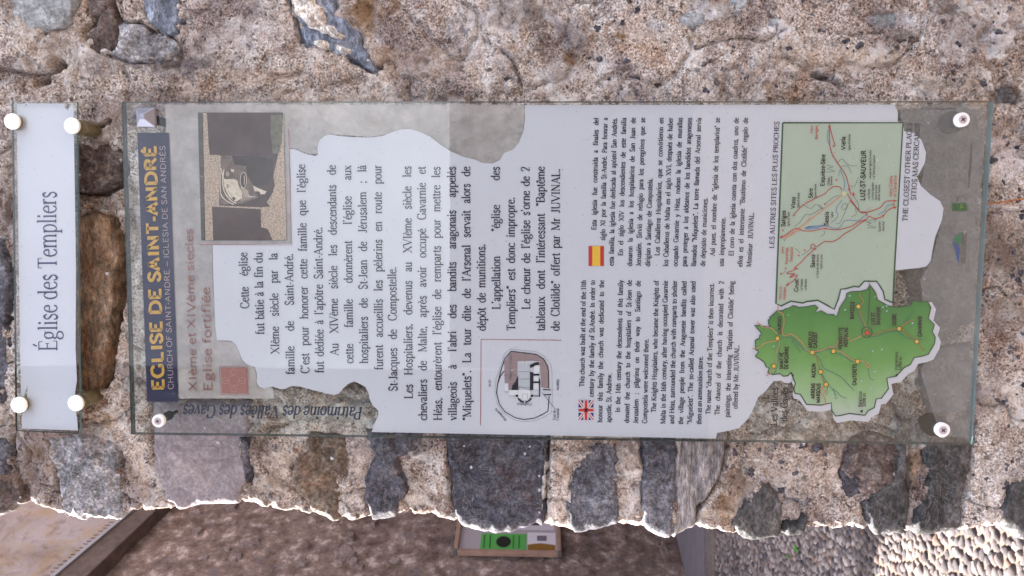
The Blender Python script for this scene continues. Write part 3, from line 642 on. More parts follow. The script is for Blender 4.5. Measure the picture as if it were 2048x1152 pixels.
# ------------------------------------------------------------------ notice board on that wall
O = .05
c0 = sz(on_bw(906, 1104, O+.05)); c1 = sz(on_bw(1123, 1107, O+.05)); s0 = (c0[0]+c1[0])/2; zt, zb = c0[1], c1[1]; Wd = 1.0
print('board', s0, zt, zb)
nb = thing('notice_board', tuple(bw(s0+Wd/2, zb, O)), 'brown framed notice board with pinned flyers on the far building wall', 'notice board')
Mfr = wood_mat('frame_wood', lin((150, 120, 108)), lin((176, 146, 132)))
def bwbox(sa, sb, za, zb_, oa, ob):
    fr = [bw(sa, za, ob), bw(sb, za, ob), bw(sb, zb_, ob), bw(sa, zb_, ob)]; bk = [bw(sa, za, oa), bw(sb, za, oa), bw(sb, zb_, oa), bw(sa, zb_, oa)]
    return prism([tuple(p) for p in fr], [tuple(p) for p in bk])
fw = .045; dp = .055
for (sa, sb, za, z2) in [(s0, s0+fw, zb+fw, zt-fw), (s0+Wd-fw, s0+Wd, zb+fw, zt-fw), (s0, s0+Wd, zb, zb+fw), (s0, s0+Wd, zt-fw, zt)]:
    v, f = bwbox(sa, sb, za, z2, O, O+dp); bevel_mod(mk('frame_bar', v, f, Mfr, nb), .006)
Mcap = NT('corner_plastic'); Mcap.bsdf(lin((98, 100, 98)), .5)
for za in (zb-.004, zt-fw+.004):
    v, f = bwbox(s0-.005, s0+fw+.002, za, za+fw, O-.002, O+dp+.003); bevel_mod(mk('corner_cap', v, f, Mcap.m, nb), .008)
Mbk = NT('board_felt'); Mbk.bsdf(lin((176, 168, 178)), .8)
v, f = bwbox(s0+fw, s0+Wd-fw, zb+fw, zt-fw, O, O+.02); mk('back_panel', v, f, Mbk.m, nb)
H = zt-zb-2*fw; zi = zt-fw; si = s0+fw
def paper(name, col, sa, sb, ta, tb, off, label=None):
    m = NT(name+'_paper'); m.bsdf(lin(col), .7)
    v, f = bwbox(si+sa, si+sb, zi-H*tb, zi-H*ta, O+.021+off, O+.0225+off); o = mk(name, v, f, m.m, nb); 
    if label: o['label'] = label
    return o
gp = paper('flyer', (92, 176, 90), .02, .27, .22, .69, .002, 'bright green flyer with a black emblem')
wp = paper('flyer', (224, 220, 234), .0, .30, .70, .99, 0, 'white flyer with an ochre band')
w2 = paper('flyer', (212, 206, 220), .34, .62, .50, .98, .001, 'pale sheet with a drawing of a bottle')
w3 = paper('flyer', (190, 186, 200), .36, .6, .22, .46, .001, 'small pale sheet')
Mk_ = NT('print_black'); Mk_.bsdf(lin((26, 30, 26)), .6)
MO = NT('print_ochre'); MO.bsdf(lin((142, 104, 46)), .7); MG = NT('print_dark_green'); MG.bsdf(lin((40, 108, 44)), .7); MP = NT('print_grey'); MP.bsdf(lin((120, 112, 130)), .7); MBt = NT('print_bottle'); MBt.bsdf(lin((74, 76, 98)), .6)
def flat_bw(name, pts, m, par, off):
    return mk(name, [tuple(bw(a_, b_, off)) for a_, b_ in pts], [tuple(range(len(pts)))], m, par)
cz = zi-H*.455; flat_bw('emblem', [(si+.145+.085*math.cos(t), cz+.075*math.sin(t)) for t in np.linspace(0, 2*math.pi, 28)[:-1]], Mk_.m, gp, O+.0275)
for k in range(7):
    if k == 3: continue
    zt_ = zi-H*(.25+.06*k); 
    if abs(zt_-cz) < .085: continue
    flat_bw('print_line', [(si+.05, zt_), (si+.24, zt_), (si+.24, zt_-.012), (si+.05, zt_-.012)], MG.m, gp, O+.0275)
flat_bw('ochre_band', [(si+.004, zi-H*.985), (si+.11, zi-H*.985), (si+.125, zi-H*.91), (si+.135, zi-H*.84), (si+.125, zi-H*.77), (si+.11, zi-H*.705), (si+.004, zi-H*.705)], MO.m, wp, O+.0245)
flat_bw('picture', [(si+.17, zi-H*.9), (si+.25, zi-H*.9), (si+.25, zi-H*.8), (si+.17, zi-H*.8)], MP.m, wp, O+.0245)
bx, bz = si+.46, zi-H*.56
flat_bw('bottle_drawing', [(bx-.012, bz-.02), (bx-.012, bz-.10), (bx-.05, bz-.14), (bx-.05, bz-.26), (bx+.05, bz-.26), (bx+.05, bz-.14), (bx+.012, bz-.10), (bx+.012, bz-.02)], MBt.m, w2, O+.0255)
# ------------------------------------------------------------------ what stands behind the photographer (mirrored in the glass)
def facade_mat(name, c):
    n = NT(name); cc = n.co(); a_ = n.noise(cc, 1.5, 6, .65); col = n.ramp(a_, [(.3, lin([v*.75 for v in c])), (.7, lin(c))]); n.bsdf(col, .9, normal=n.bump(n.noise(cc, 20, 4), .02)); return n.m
# ------------------------------------------------------------------ lettering: a skeleton alphabet drawn with a pen
# cap height 1, x height .67; L line, C curve, O ellipse, N thin line, T thick line, M even curve, S serif, F flag, D dot
GL = {
'a':(.62,'C .1,.5 .15,.62 .28,.67 .4,.61 .43,.48;L .43,.48 .43,.12;C .43,.12 .47,.03 .6,.06;C .43,.4 .25,.34 .1,.24 .08,.12 .18,.01 .3,.04 .43,.14'),
'b':(.74,'L .16,0 .16,1.02;F .04,.97 .16,1.02;C .16,.5 .28,.64 .42,.67 .58,.57 .65,.34 .57,.1 .4,0 .26,.02 .16,.12'),
'c':(.64,'C .57,.52 .49,.64 .36,.67 .18,.57 .09,.34 .17,.1 .35,0 .5,.04 .59,.15'),
'd':(.74,'L .57,0 .57,1.02;F .45,.97 .57,1.02;F .57,.03 .68,.06;C .57,.5 .45,.64 .31,.67 .15,.57 .08,.34 .16,.1 .33,0 .47,.02 .57,.14'),
'e':(.66,'N .1,.4 .56,.4;C .56,.4 .53,.58 .36,.67 .18,.57 .09,.34 .17,.1 .35,0 .5,.04 .6,.15'),
'f':(.46,'L .2,0 .2,.8;C .2,.78 .23,.94 .34,1.02 .47,.97;N .06,.66 .4,.66;S .2,0,.15'),
'g':(.7,'O .33,.44,.22,.23;N .5,.63 .66,.64;C .2,.25 .12,.13 .2,.04 .45,.0 .6,-.08 .56,-.24 .33,-.32 .12,-.26 .08,-.13 .2,.0'),
'h':(.76,'L .16,0 .16,1.02;F .04,.97 .16,1.02;C .16,.48 .3,.63 .42,.67 .55,.6 .59,.45;L .59,.46 .59,0;S .16,0,.13;S .59,0,.13'),
'i':(.38,'L .19,0 .19,.67;F .07,.62 .19,.67;S .19,0,.14;D .19,.92'),
'j':(.38,'L .2,-.1 .2,.67;C .2,-.1 .15,-.27 .02,-.3;F .08,.62 .2,.67;D .2,.92'),
'k':(.74,'L .16,0 .16,1.02;F .04,.97 .16,1.02;N .16,.28 .55,.65;T .3,.4 .6,0;S .16,0,.13;S .6,0,.12;S .53,.67,.12'),
'l':(.38,'L .19,0 .19,1.02;F .07,.97 .19,1.02;S .19,0,.14'),
'm':(1.14,'L .16,0 .16,.67;F .04,.62 .16,.67;C .16,.48 .28,.63 .4,.67 .52,.6 .56,.45;L .56,.46 .56,0;C .56,.48 .68,.63 .8,.67 .92,.6 .97,.45;L .97,.46 .97,0;S .16,0,.13;S .56,0,.12;S .97,0,.13'),
'n':(.76,'L .16,0 .16,.67;F .04,.62 .16,.67;C .16,.48 .3,.63 .42,.67 .55,.6 .59,.45;L .59,.46 .59,0;S .16,0,.13;S .59,0,.13'),
'o':(.72,'O .36,.335,.27,.335'),
'p':(.74,'L .16,-.31 .16,.67;F .04,.62 .16,.67;C .16,.5 .28,.64 .42,.67 .58,.57 .65,.34 .57,.1 .4,0 .26,.02 .16,.12;S .16,-.31,.14'),
'q':(.74,'L .57,-.31 .57,.65;C .57,.5 .45,.64 .31,.67 .15,.57 .08,.34 .16,.1 .33,0 .47,.02 .57,.14;S .57,-.31,.14'),
'r':(.5,'L .16,0 .16,.67;F .04,.62 .16,.67;C .16,.46 .26,.62 .37,.67 .47,.62;S .16,0,.14'),
's':(.56,'M .46,.53 .4,.64 .28,.67 .14,.61 .12,.48 .26,.37 .43,.27 .46,.13 .36,.02 .24,0 .13,.04 .08,.17'),
't':(.42,'L .19,.1 .19,.86;C .19,.12 .23,.02 .32,.01 .42,.07;N .05,.66 .39,.66'),
'u':(.76,'L .16,.2 .16,.67;F .04,.66 .16,.67;C .16,.22 .2,.05 .33,0 .47,.06 .59,.2;L .59,0 .59,.67;F .47,.66 .59,.67;F .59,.02 .7,.05'),
'v':(.7,'T .1,.67 .36,0;N .36,0 .6,.67;S .1,.67,.11;S .61,.67,.09'),
'w':(1.04,'T .1,.67 .33,0;N .33,0 .52,.62;T .5,.67 .73,0;N .73,0 .94,.67;S .1,.67,.1;S .5,.67,.08;S .94,.67,.09'),
'x':(.7,'T .1,.67 .58,0;N .1,0 .56,.67;S .1,.67,.1;S .57,.67,.1;S .1,0,.1;S .59,0,.1'),
'y':(.7,'T .1,.67 .36,0;C .6,.67 .36,0 .27,-.22 .16,-.3 .06,-.25;S .1,.67,.11;S .61,.67,.09'),
'z':(.64,'N .09,.64 .52,.64;T .52,.64 .08,.03;N .08,.03 .56,.03'),
'A':(1.0,'N .1,0 .48,1;T .46,1 .88,0;N .24,.34 .74,.34;S .1,0,.13;S .88,0,.14'),
'B':(.92,'L .2,0 .2,1;C .2,.97 .5,.98 .7,.9 .72,.74 .58,.56 .2,.53;C .2,.53 .58,.53 .78,.43 .8,.24 .66,.05 .2,.03;S .2,0,.13;S .2,1,.13'),
'C':(.94,'C .82,.76 .7,.95 .5,1 .25,.9 .1,.5 .25,.1 .5,0 .72,.06 .85,.24;N .83,.72 .83,.98'),
'D':(1.04,'L .2,0 .2,1;C .2,.97 .52,.97 .8,.84 .92,.5 .8,.16 .52,.03 .2,.03;S .2,0,.13;S .2,1,.13'),
'E':(.88,'L .2,0 .2,1;N .2,.97 .74,.97;N .2,.53 .6,.53;N .2,.03 .78,.03;S .2,0,.13;S .2,1,.13;V .74,.97,-.2;V .6,.53,-.1;V .6,.53,.1;V .78,.03,.2'),
'F':(.8,'L .2,0 .2,1;N .2,.97 .72,.97;N .2,.53 .58,.53;S .2,0,.16;S .2,1,.13;V .72,.97,-.2;V .58,.53,-.1'),
'G':(1.04,'C .84,.76 .72,.95 .52,1 .25,.9 .1,.5 .25,.1 .52,0 .74,.04 .86,.12;L .86,.05 .86,.42;S .86,.44,.14;N .84,.72 .84,.98'),
'H':(1.06,'L .2,0 .2,1;L .86,0 .86,1;N .2,.52 .86,.52;S .2,0,.13;S .2,1,.13;S .86,0,.13;S .86,1,.13'),
'I':(.46,'L .23,0 .23,1;S .23,0,.14;S .23,1,.14'),
'J':(.56,'L .34,.16 .34,1;C .34,.18 .28,.02 .14,.01 .06,.1;S .34,1,.14'),
'K':(1.02,'L .2,0 .2,1;N .2,.36 .8,1;T .4,.56 .88,0;S .2,0,.13;S .2,1,.13;S .8,1,.13;S .88,0,.13'),
'L':(.86,'L .2,0 .2,1;N .2,.03 .76,.03;S .2,0,.13;S .2,1,.14;V .78,.03,.22'),
'M':(1.3,'N .18,0 .18,1;T .18,1 .64,.04;N .64,.04 1.08,1;L 1.1,0 1.1,1;S .18,0,.12;S 1.1,0,.13;S .14,1,.1;S 1.12,1,.1'),
'N':(1.06,'N .18,0 .18,1;T .18,1 .86,.02;N .86,0 .86,1;S .18,0,.12;S .14,1,.1;S .86,1,.12'),
'O':(1.04,'O .52,.5,.42,.5'),
'P':(.82,'L .2,0 .2,1;C .2,.97 .5,.97 .7,.88 .74,.72 .66,.53 .46,.46 .2,.46;S .2,0,.15;S .2,1,.13'),
'Q':(1.04,'O .52,.5,.42,.5;T .5,.02 .9,-.24'),
'R':(.96,'L .2,0 .2,1;C .2,.97 .5,.97 .7,.89 .73,.75 .66,.58 .46,.51 .2,.51;T .46,.51 .88,0;S .2,0,.13;S .2,1,.13;S .88,0,.1'),
'S':(.78,'M .64,.78 .6,.92 .42,1 .22,.94 .14,.77 .24,.6 .5,.46 .66,.3 .62,.1 .42,0 .2,.06 .12,.26'),
'T':(.9,'L .45,0 .45,1;N .08,.97 .82,.97;S .45,0,.16;V .09,.97,-.2;V .81,.97,-.2'),
'U':(1.06,'L .2,.3 .2,1;C .2,.32 .26,.08 .52,0 .78,.1 .86,.34;N .86,.32 .86,1;S .2,1,.13;S .86,1,.12'),
'V':(1.0,'T .1,1 .5,0;N .5,0 .9,1;S .1,1,.13;S .9,1,.1'),
'W':(1.36,'T .1,1 .42,0;N .42,0 .7,.95;T .66,1 .98,0;N .98,0 1.26,1;S .1,1,.12;S .68,1,.1;S 1.26,1,.1'),
'X':(1.0,'T .12,1 .88,0;N .12,0 .86,1;S .12,1,.13;S .86,1,.12;S .12,0,.12;S .88,0,.13'),
'Y':(.98,'T .1,1 .48,.48;N .48,.48 .86,1;L .48,0 .48,.5;S .1,1,.13;S .86,1,.11;S .48,0,.15'),
'Z':(.9,'N .12,.97 .76,.97;T .76,.97 .12,.03;N .12,.03 .8,.03'),
'0':(.72,'O .36,.5,.26,.5'),'1':(.6,'L .34,0 .34,1;N .14,.86 .34,1;S .34,0,.16'),
'2':(.72,'C .1,.76 .2,.95 .36,1 .56,.9 .58,.7 .46,.46 .1,.04;N .1,.04 .62,.04'),
'3':(.72,'M .12,.82 .24,.98 .42,.98 .54,.86 .5,.66 .3,.54 .52,.48 .6,.28 .48,.04 .28,0 .1,.1'),
'4':(.72,'L .48,0 .48,1;N .48,1 .06,.3;N .06,.3 .66,.3'),
'6':(.72,'C .58,1 .3,.86 .14,.56 .12,.26 .24,.04 .4,0 .58,.12 .6,.34 .5,.54 .34,.58 .16,.46'),
'7':(.7,'N .1,.96 .62,.96;T .62,.96 .26,0'),
'8':(.72,'O .36,.76,.2,.24;O .36,.27,.25,.27'),
'9':(.72,'C .14,0 .42,.14 .58,.44 .6,.74 .48,.96 .32,1 .14,.88 .12,.66 .22,.46 .38,.42 .56,.54'),
'.':(.34,'D .15,.05'),',':(.34,'D .15,.05;N .18,.04 .1,-.16'),';':(.4,'D .17,.05;D .17,.56;N .2,.04 .12,-.16'),
"'":(.3,'D .14,.95;N .17,.93 .1,.76'),'"':(.46,'L .14,.74 .14,1;L .32,.74 .32,1'),'-':(.44,'L .06,.33 .38,.33'),
'\u2013':(.9,'N .06,.36 .84,.36'),'?':(.6,'D .28,.05;C .1,.8 .3,1 .5,.78 .28,.5 .28,.28'),' ':(.36,''),
'\u0153':(1.08,'O .33,.335,.25,.335;N .56,.4 .98,.4;C .98,.4 .94,.58 .78,.67 .62,.57 .55,.34 .62,.1 .78,0 .92,.04 1.02,.15'),
}
ACC = {'\u00e9':('e','a'),'\u00e8':('e','g'),'\u00ea':('e','c'),'\u00e2':('a','c'),'\u00e0':('a','g'),'\u00f4':('o','c'),'\u00f3':('o','a'),'\u00ed':('i','a'),
       '\u00ef':('i','d'),'\u00c9':('E','a'),'\u00c8':('E','g'),'\u00c0':('A','g')}
def catmull(P, k=4):
    P = [np.array(p) for p in P]; Q = [2*P[0]-P[1]]+P+[2*P[-1]-P[-2]]; out = []
    for i in range(1, len(Q)-2):
        a, b_, c, d = Q[i-1], Q[i], Q[i+1], Q[i+2]
        for t in np.arange(k)/k: out.append(.5*((2*b_)+(-a+c)*t+(2*a-5*b_+4*c-d)*t*t+(-a+3*b_-3*c+d)*t**3))
    out.append(P[-1]); return np.array(out)
def ribbon(P, wf):
    P = np.array(P, float); d = np.gradient(P, axis=0) if len(P) > 2 else np.repeat([P[1]-P[0]], 2, 0)
    d = d/(np.linalg.norm(d, axis=1)[:, None]+1e-9); nrm_ = np.stack([-d[:, 1], d[:, 0]], -1)
    wd_ = np.array([wf(q) for q in d])[:, None]/2; a = P+nrm_*wd_; b_ = P-nrm_*wd_; n = len(P)
    V = np.empty((2*n, 2)); V[0::2] = a; V[1::2] = b_
    return V, [(2*i, 2*i+1, 2*i+3, 2*i+2) for i in range(n-1)]
_gc = {}
def glyph(ch, thick, thin, serif, k):
    key = (ch, thick, thin, serif, k)
    if key in _gc: return _gc[key]
    ac = None; base = ch
    if ch in ACC: base, ac = ACC[ch]
    adv, spec = GL.get(base, GL['?']); V = []; Fq = []; n = 0
    def addp(v, f):
        nonlocal n
        V.append(np.array(v)); Fq.extend([tuple(i+n for i in g) for g in f]); n += len(v)
    auto = (lambda d: thin+(thick-thin)*abs(d[1])**1.6) if serif else (lambda d: thick)
    cthin = (lambda d: thin) if serif else (lambda d: thick); cthk = lambda d: thick
    cmid = (lambda d: thin+(thick-thin)*.75) if serif else (lambda d: thick)
    cm_ = (lambda d: thin+(thick-thin)*(.4+.6*(1-abs(d[1])))) if serif else (lambda d: thick)
    for tok in spec.split(';'):
        if not tok: continue
        t, r = tok[0], tok[2:]
        if t in 'LCNTM':
            P = [tuple(map(float, q.split(','))) for q in r.split(' ')]
            if t == 'C': P = catmull(P, k)
            if t == 'M': P = catmull(P, k)
            if not serif and t in 'N' and P[0][0] == P[1][0] and ch in 'CG': continue
            addp(*ribbon(P, {'L': auto, 'C': auto, 'N': cthin, 'T': cthk, 'M': cm_}[t]))
        elif t == 'O':
            cx, cy, rx, ry = map(float, r.split(',')); m = 8 if k < 3 else 24
            P = [(cx+rx*math.cos(a), cy+ry*math.sin(a)) for a in np.linspace(0, 2*math.pi, m+1)]
            v, f = ribbon(P, auto); v[0] = v[-2] = (v[0]+v[-2])/2; v[1] = v[-1] = (v[1]+v[-1])/2; addp(v, f)
        elif t == 'D':
            cx, cy = map(float, r.split(',')); rr = max(thick*.62, .06)
            m = 6 if k < 3 else 16
            addp([(cx+rr*math.cos(a), cy+rr*math.sin(a)) for a in np.linspace(0, 2*math.pi, m+1)[:-1]], [tuple(range(m))])
        elif serif and t == 'S':
            x, y, hw = map(float, r.split(',')); y0 = y if y <= 0 else y-thin
            addp([(x-hw, y0), (x+hw, y0), (x+hw, y0+thin), (x-hw, y0+thin)], [(0, 1, 2, 3)])
        elif serif and t == 'F':
            P = [tuple(map(float, q.split(','))) for q in r.split(' ')]; addp(*ribbon(P, cthin))
        elif serif and t == 'V':
            x, y, dv_ = map(float, r.split(',')); addp(*ribbon([(x, y), (x, y+dv_)], cthin))
    if ac:
        y = 1.08 if base.isupper() else .78; x = adv/2; wv = thick*.75 if serif else thick
        if base == 'i': y = .8
        if ac == 'a': addp(*ribbon([(x-.05, y), (x+.1, y+.2)], lambda d: wv))
        if ac == 'g': addp(*ribbon([(x+.05, y), (x-.1, y+.2)], lambda d: wv))
        if ac == 'c': addp(*ribbon([(x-.15, y), (x, y+.18)], lambda d: wv)); addp(*ribbon([(x+.15, y), (x, y+.18)], lambda d: wv))
        if ac == 'd':
            for q in (-.1, .1): addp([(x+q-.05, y+.02), (x+q+.05, y+.02), (x+q+.05, y+.12), (x+q-.05, y+.12)], [(0, 1, 2, 3)])
    Vv = np.concatenate(V) if V else np.zeros((0, 2)); _gc[key] = (adv, Vv, Fq); return _gc[key]

PY = -.0330          # depth of the printed layer of the large sign
def flat(pts, Y=PY): return at_y(np.array([p[0] for p in pts]), np.array([p[1] for p in pts]), Y)
def write(text, p0, p1, cap, mat, parent, hs=.86, thick=.14, thin=.05, serif=True, just=True, Y=PY-.0006, italic=0, name='text_line', k=None):
    p0 = np.array(p0, float); p1 = np.array(p1, float); Ln = np.linalg.norm(p1-p0); u = (p1-p0)/Ln; nv = np.array([u[1], -u[0]])
    if k is None: k = 2 if cap < 14 else 4
    text = text.replace('  ', ' ')
    nat = sum(glyph(c, thick, thin, serif, k)[0] for c in text)-.08; nsp = text.count(' '); h = hs*cap; extra = 0
    if just and nsp: 
        extra = (Ln-h*nat)/nsp
        if extra < -.08*cap: h = (Ln+.08*cap*nsp)/nat; extra = -.08*cap
    else: h = Ln/nat
    V = []; Fq = []; n = 0; x = 0
    for c in text:
        adv, v, f = glyph(c, thick, thin, serif, k)
        if len(v):
            sx = (v[:, 0]+italic*v[:, 1])*h+x; V.append(p0+sx[:, None]*u+(v[:, 1]*cap)[:, None]*nv); Fq += [tuple(i+n for i in g) for g in f]; n += len(v)
        x += adv*h+(extra if c == ' ' else 0)
    V = np.concatenate(V); P = at_y(V[:, 0], V[:, 1], Y)
    return mk(name, P, Fq, mat, parent)
def shape(name, pts, mat, parent, Y=PY, kind=None):
    P = flat(pts, Y); o = mk(name, P, [tuple(range(len(pts)))], mat, parent)
    return o
def strokes(name, lines, wpx, mat, parent, Y=PY-.0006, curve=True):
    V = []; Fq = []; n = 0
    for ln in lines:
        if curve and len(ln) > 2: ln = catmull(ln, 4)
        v, f = ribbon(ln, lambda d: wpx); V.append(v); Fq += [tuple(i+n for i in g) for g in f]; n += len(v)
    V = np.concatenate(V); return mk(name, at_y(V[:, 0], V[:, 1], Y), Fq, mat, parent)
def ink(name, c, rough=.6, a=1.0, tex=None):
    n = NT(name); col = lin(c)
    if tex:
        x = n.noise(n.co(), tex[0], 5, .7); col = n.mix(tex[1], lin(c), n.mix(1, lin(c), n.ramp(x, [(.35, g4(.4)), (.65, g4(1.5))]), 'MULTIPLY'))
    p = n.bsdf(col, rough, spec=.2)
    if a < 1:
        tr = n.n('ShaderNodeBsdfTransparent'); mx = n.n('ShaderNodeMixShader'); mx.inputs[0].default_value = a
        n.l(tr.outputs[0], mx.inputs[1]); n.l(p.outputs[0], mx.inputs[2]); n.l(mx.outputs[0], n.out.inputs[0])
    return n.m
def glass_mat(name, tint=(.97, .985, .98), dust=.0, front_only=0):
    n = NT(name); tr = n.n('ShaderNodeBsdfTransparent'); tr.inputs[0].default_value = (*tint, 1)
    gl = n.n('ShaderNodeBsdfGlossy'); gl.inputs['Roughness'].default_value = .012
    bm = n.bump(n.noise(n.co(), 2.2, 2), .004, .12); n.l(bm, gl.inputs['Normal'])
    lw = n.n('ShaderNodeFresnel'); lw.inputs['IOR'].default_value = 1.5
    mx = n.n('ShaderNodeMixShader'); n.l(lw.outputs[0], mx.inputs[0]); n.l(tr.outputs[0], mx.inputs[1]); n.l(gl.outputs[0], mx.inputs[2])
    last = mx.outputs[0]
    if front_only: pass
    if dust:
        df = n.n('ShaderNodeBsdfDiffuse'); df.inputs[0].default_value = lin((190, 190, 196)); m2 = n.n('ShaderNodeMixShader')
        n1_ = n.ramp(n.noise(n.co((.35, 1, 1)), 7, 7, .72, 1.4), [(.35, g4(dust*.3)), (.55, g4(dust)), (.72, g4(dust*4.5))])
        spk = n.ramp(n.noise(n.co(), 260, 3, .6), [(.68, K4), (.74, g4(.22))]); f_ = n.math('ADD', n1_, spk)
        n.l(f_, m2.inputs[0]); n.l(last, m2.inputs[1]); n.l(df.outputs[0], m2.inputs[2]); last = m2.outputs[0]
    n.l(last, n.out.inputs[0]); return n.m
def edge_mat(name, c, a):
    n = NT(name); tr = n.n('ShaderNodeBsdfTransparent'); tr.inputs[0].default_value = (.75, .88, .86, 1)
    p = n.n('ShaderNodeBsdfPrincipled'); p.inputs['Base Color'].default_value = lin(c); p.inputs['Roughness'].default_value = .15
    mx = n.n('ShaderNodeMixShader'); mx.inputs[0].default_value = a; n.l(tr.outputs[0], mx.inputs[1]); n.l(p.outputs[0], mx.inputs[2]); n.l(mx.outputs[0], n.out.inputs[0]); return n.m
M_glass = glass_mat('clear_glass', dust=.012)
def clear_mat(name, c):      # bonded faces of the laminate: no air gap, so no mirror of their own
    n = NT(name); t = n.n('ShaderNodeBsdfTransparent'); t.inputs[0].default_value = (*c, 1); n.l(t.outputs[0], n.out.inputs[0]); return n.m
M_gb = clear_mat('bonded_glass', (.97, .985, .98)); M_edge2 = edge_mat('glass_edge_dark', (46, 62, 62), .85); M_edge = edge_mat('glass_edge', (104, 132, 140), .75)
def pane(name, px4, y0, y1, parent, face, edge, inset=0):
    P = at_y(np.array([p[0] for p in px4], float), np.array([p[1] for p in px4], float), y0)
    if inset:
        c = P.mean(0); P = c+(P-c)*(1-inset)
    B = P.copy(); B[:, 1] = y1; v, f = prism([tuple(p) for p in P], [tuple(p) for p in B]); o = mk(name, v, f, face, parent)
    o.data.materials.append(edge); o.data.materials.append(M_gb)
    o.data.materials.append(M_edge2)
    for i, p in enumerate(o.data.polygons):
        if i >= 2: p.material_index = 1 if i == 3 else 3
        elif i == 1: p.material_index = 2
    return o
# ------------------------------------------------------------------ large information panel
sign = thing('information_panel', tuple(at_y(1110, 540, PY)), 'tall clear glass information panel about the church with French, English and Spanish texts and maps', 'information sign')
CORN = [(243, 203), (1987, 202), (1945, 890), (262, 869)]
pane('front_glass', CORN, PY-.0040, PY-.0012, sign, M_glass, M_edge)
pane('back_glass', CORN, PY+.0022, PY+.0105, sign, M_gb, M_edge, .0012)
M_sheet = ink('light_grey_film', (172, 172, 184), .55); I_txt = ink('text_ink', (38, 36, 56)); I_blk0 = ink('plain_black_ink', (20, 18, 22)); I_navy = ink('navy_band', (30, 30, 56)); I_gold = ink('gold_ink', (170, 132, 62), tex=(300, .35))
I_pink = ink('pale_rose_ink', (148, 130, 134)); I_brown = ink('brown_rose_ink', (122, 84, 80)); I_red = ink('red_ink', (190, 62, 66)); I_dred = ink('dark_red_ink', (140, 70, 72))
M_veil = ink('frosted_film', (178, 172, 174), .7, .55, tex=(45, .35))
SHEET = [(425,490),(583,488),(581,350),(579,298),(590,298),(602,304),(616,309),(630,312),(636,309),(635,295),(639,281),(649,272),(660,269),(678,272),(700,274),(740,275),(765,272),(782,265),(800,259),(818,258),
 (838,263),(860,273),(882,290),(900,302),(925,313),(950,319),(965,326),(985,327),(1000,320),(1008,306),(1026,299),(1038,285),(1047,262),(1050,240),(1050,210),(1789,209),(1796,225),(1795,243),(1806,247),
 (1808,262),(1828,266),(1843,280),(1852,305),(1850,325),(1840,344),(1834,354),(1842,372),(1862,390),(1880,402),(1887,416),(1884,440),(1870,475),(1864,505),(1862,520),(1853,533),(1835,536),(1790,541),
 (1786,600),(1760,700),(1640,800),(1560,748),(1545,765),(1530,783),(1516,795),(1508,815),(1496,838),(1476,857),(1455,862),(1434,866),(1432,877),(743,864),(748,850),(757,830),(756,820),(745,811),(740,800),
 (737,786),(731,774),(720,768),(709,763),(697,767),(686,777),(678,787),(668,790),(650,786),(625,780),(600,773),(582,772),(570,778),(560,778),(545,773),(528,777),(518,773),(513,765),(514,748),(510,735),
 (492,727),(485,720),(479,706),(472,690),(463,682),(450,681),(434,681),(431,655),(427,570)]
def tri_shape(name, pts, mat, parent, Y):
    from mathutils.geometry import tessellate_polygon
    P = flat(pts, Y); t = tessellate_polygon([[Vector((p[0], p[2], 0)) for p in P]])
    return mk(name, P, [tuple(q) for q in t], mat, parent)
sheet = tri_shape('printed_sheet', SHEET, M_sheet, sign, PY)
veil = tri_shape('frosted_film', [(330,209),(1049,209),(1049,240),(1046,262),(1038,285),(1026,299),(1008,306),(1000,320),(985,327),(965,326),(950,319),(925,313),(900,302),(860,272),(838,262),(800,258),(765,271),(740,274),(660,268),(640,279),(634,295),(636,308),(616,308),(590,297),(579,297),
 (584,489),(424,490),(426,570),(431,655),(434,682),(463,683),(472,691),(485,721),(509,736),(513,748),(512,766),(518,774),(545,775),(548,797),(358,797)], M_veil, sign, PY+.0005)
veil2 = tri_shape('frosted_film', [(1797,209),(1972,209),(1938,878),(1880,870),(1840,740),(1862,700),(1840,560),(1864,520),(1887,430),(1843,372),(1853,305),(1830,266),(1808,262)], ink('grey_film', (122, 120, 124), .7, .45, tex=(60, .4)), sign, PY+.0005)
band = shape('title_band', [(274.5,265.5),(338,265.5),(356.8,803.5),(294.3,803.5)], I_navy, sign, PY-.0003)
write('EGLISE DE SAINT-ANDRÉ', (327.6,781), (311,291.5), 22.6, I_gold, band, thick=.24, serif=False, just=False, k=5)
write('CHURCH OF SAINT-ANDRE – IGLESIA DE SAN ANDRÉS', (347,779), (330,292), 10.6, I_pink, band, thick=.11, serif=False, just=False, k=3)
write('XIème et XIVème siecles', (393.6,783), (385,459), 16, I_brown, sign, thick=.13, serif=False, just=False)
write('Eglise fortifiée', (424.5,783.5), (419.3,575.5), 17, I_brown, sign, thick=.13, serif=False, just=False)
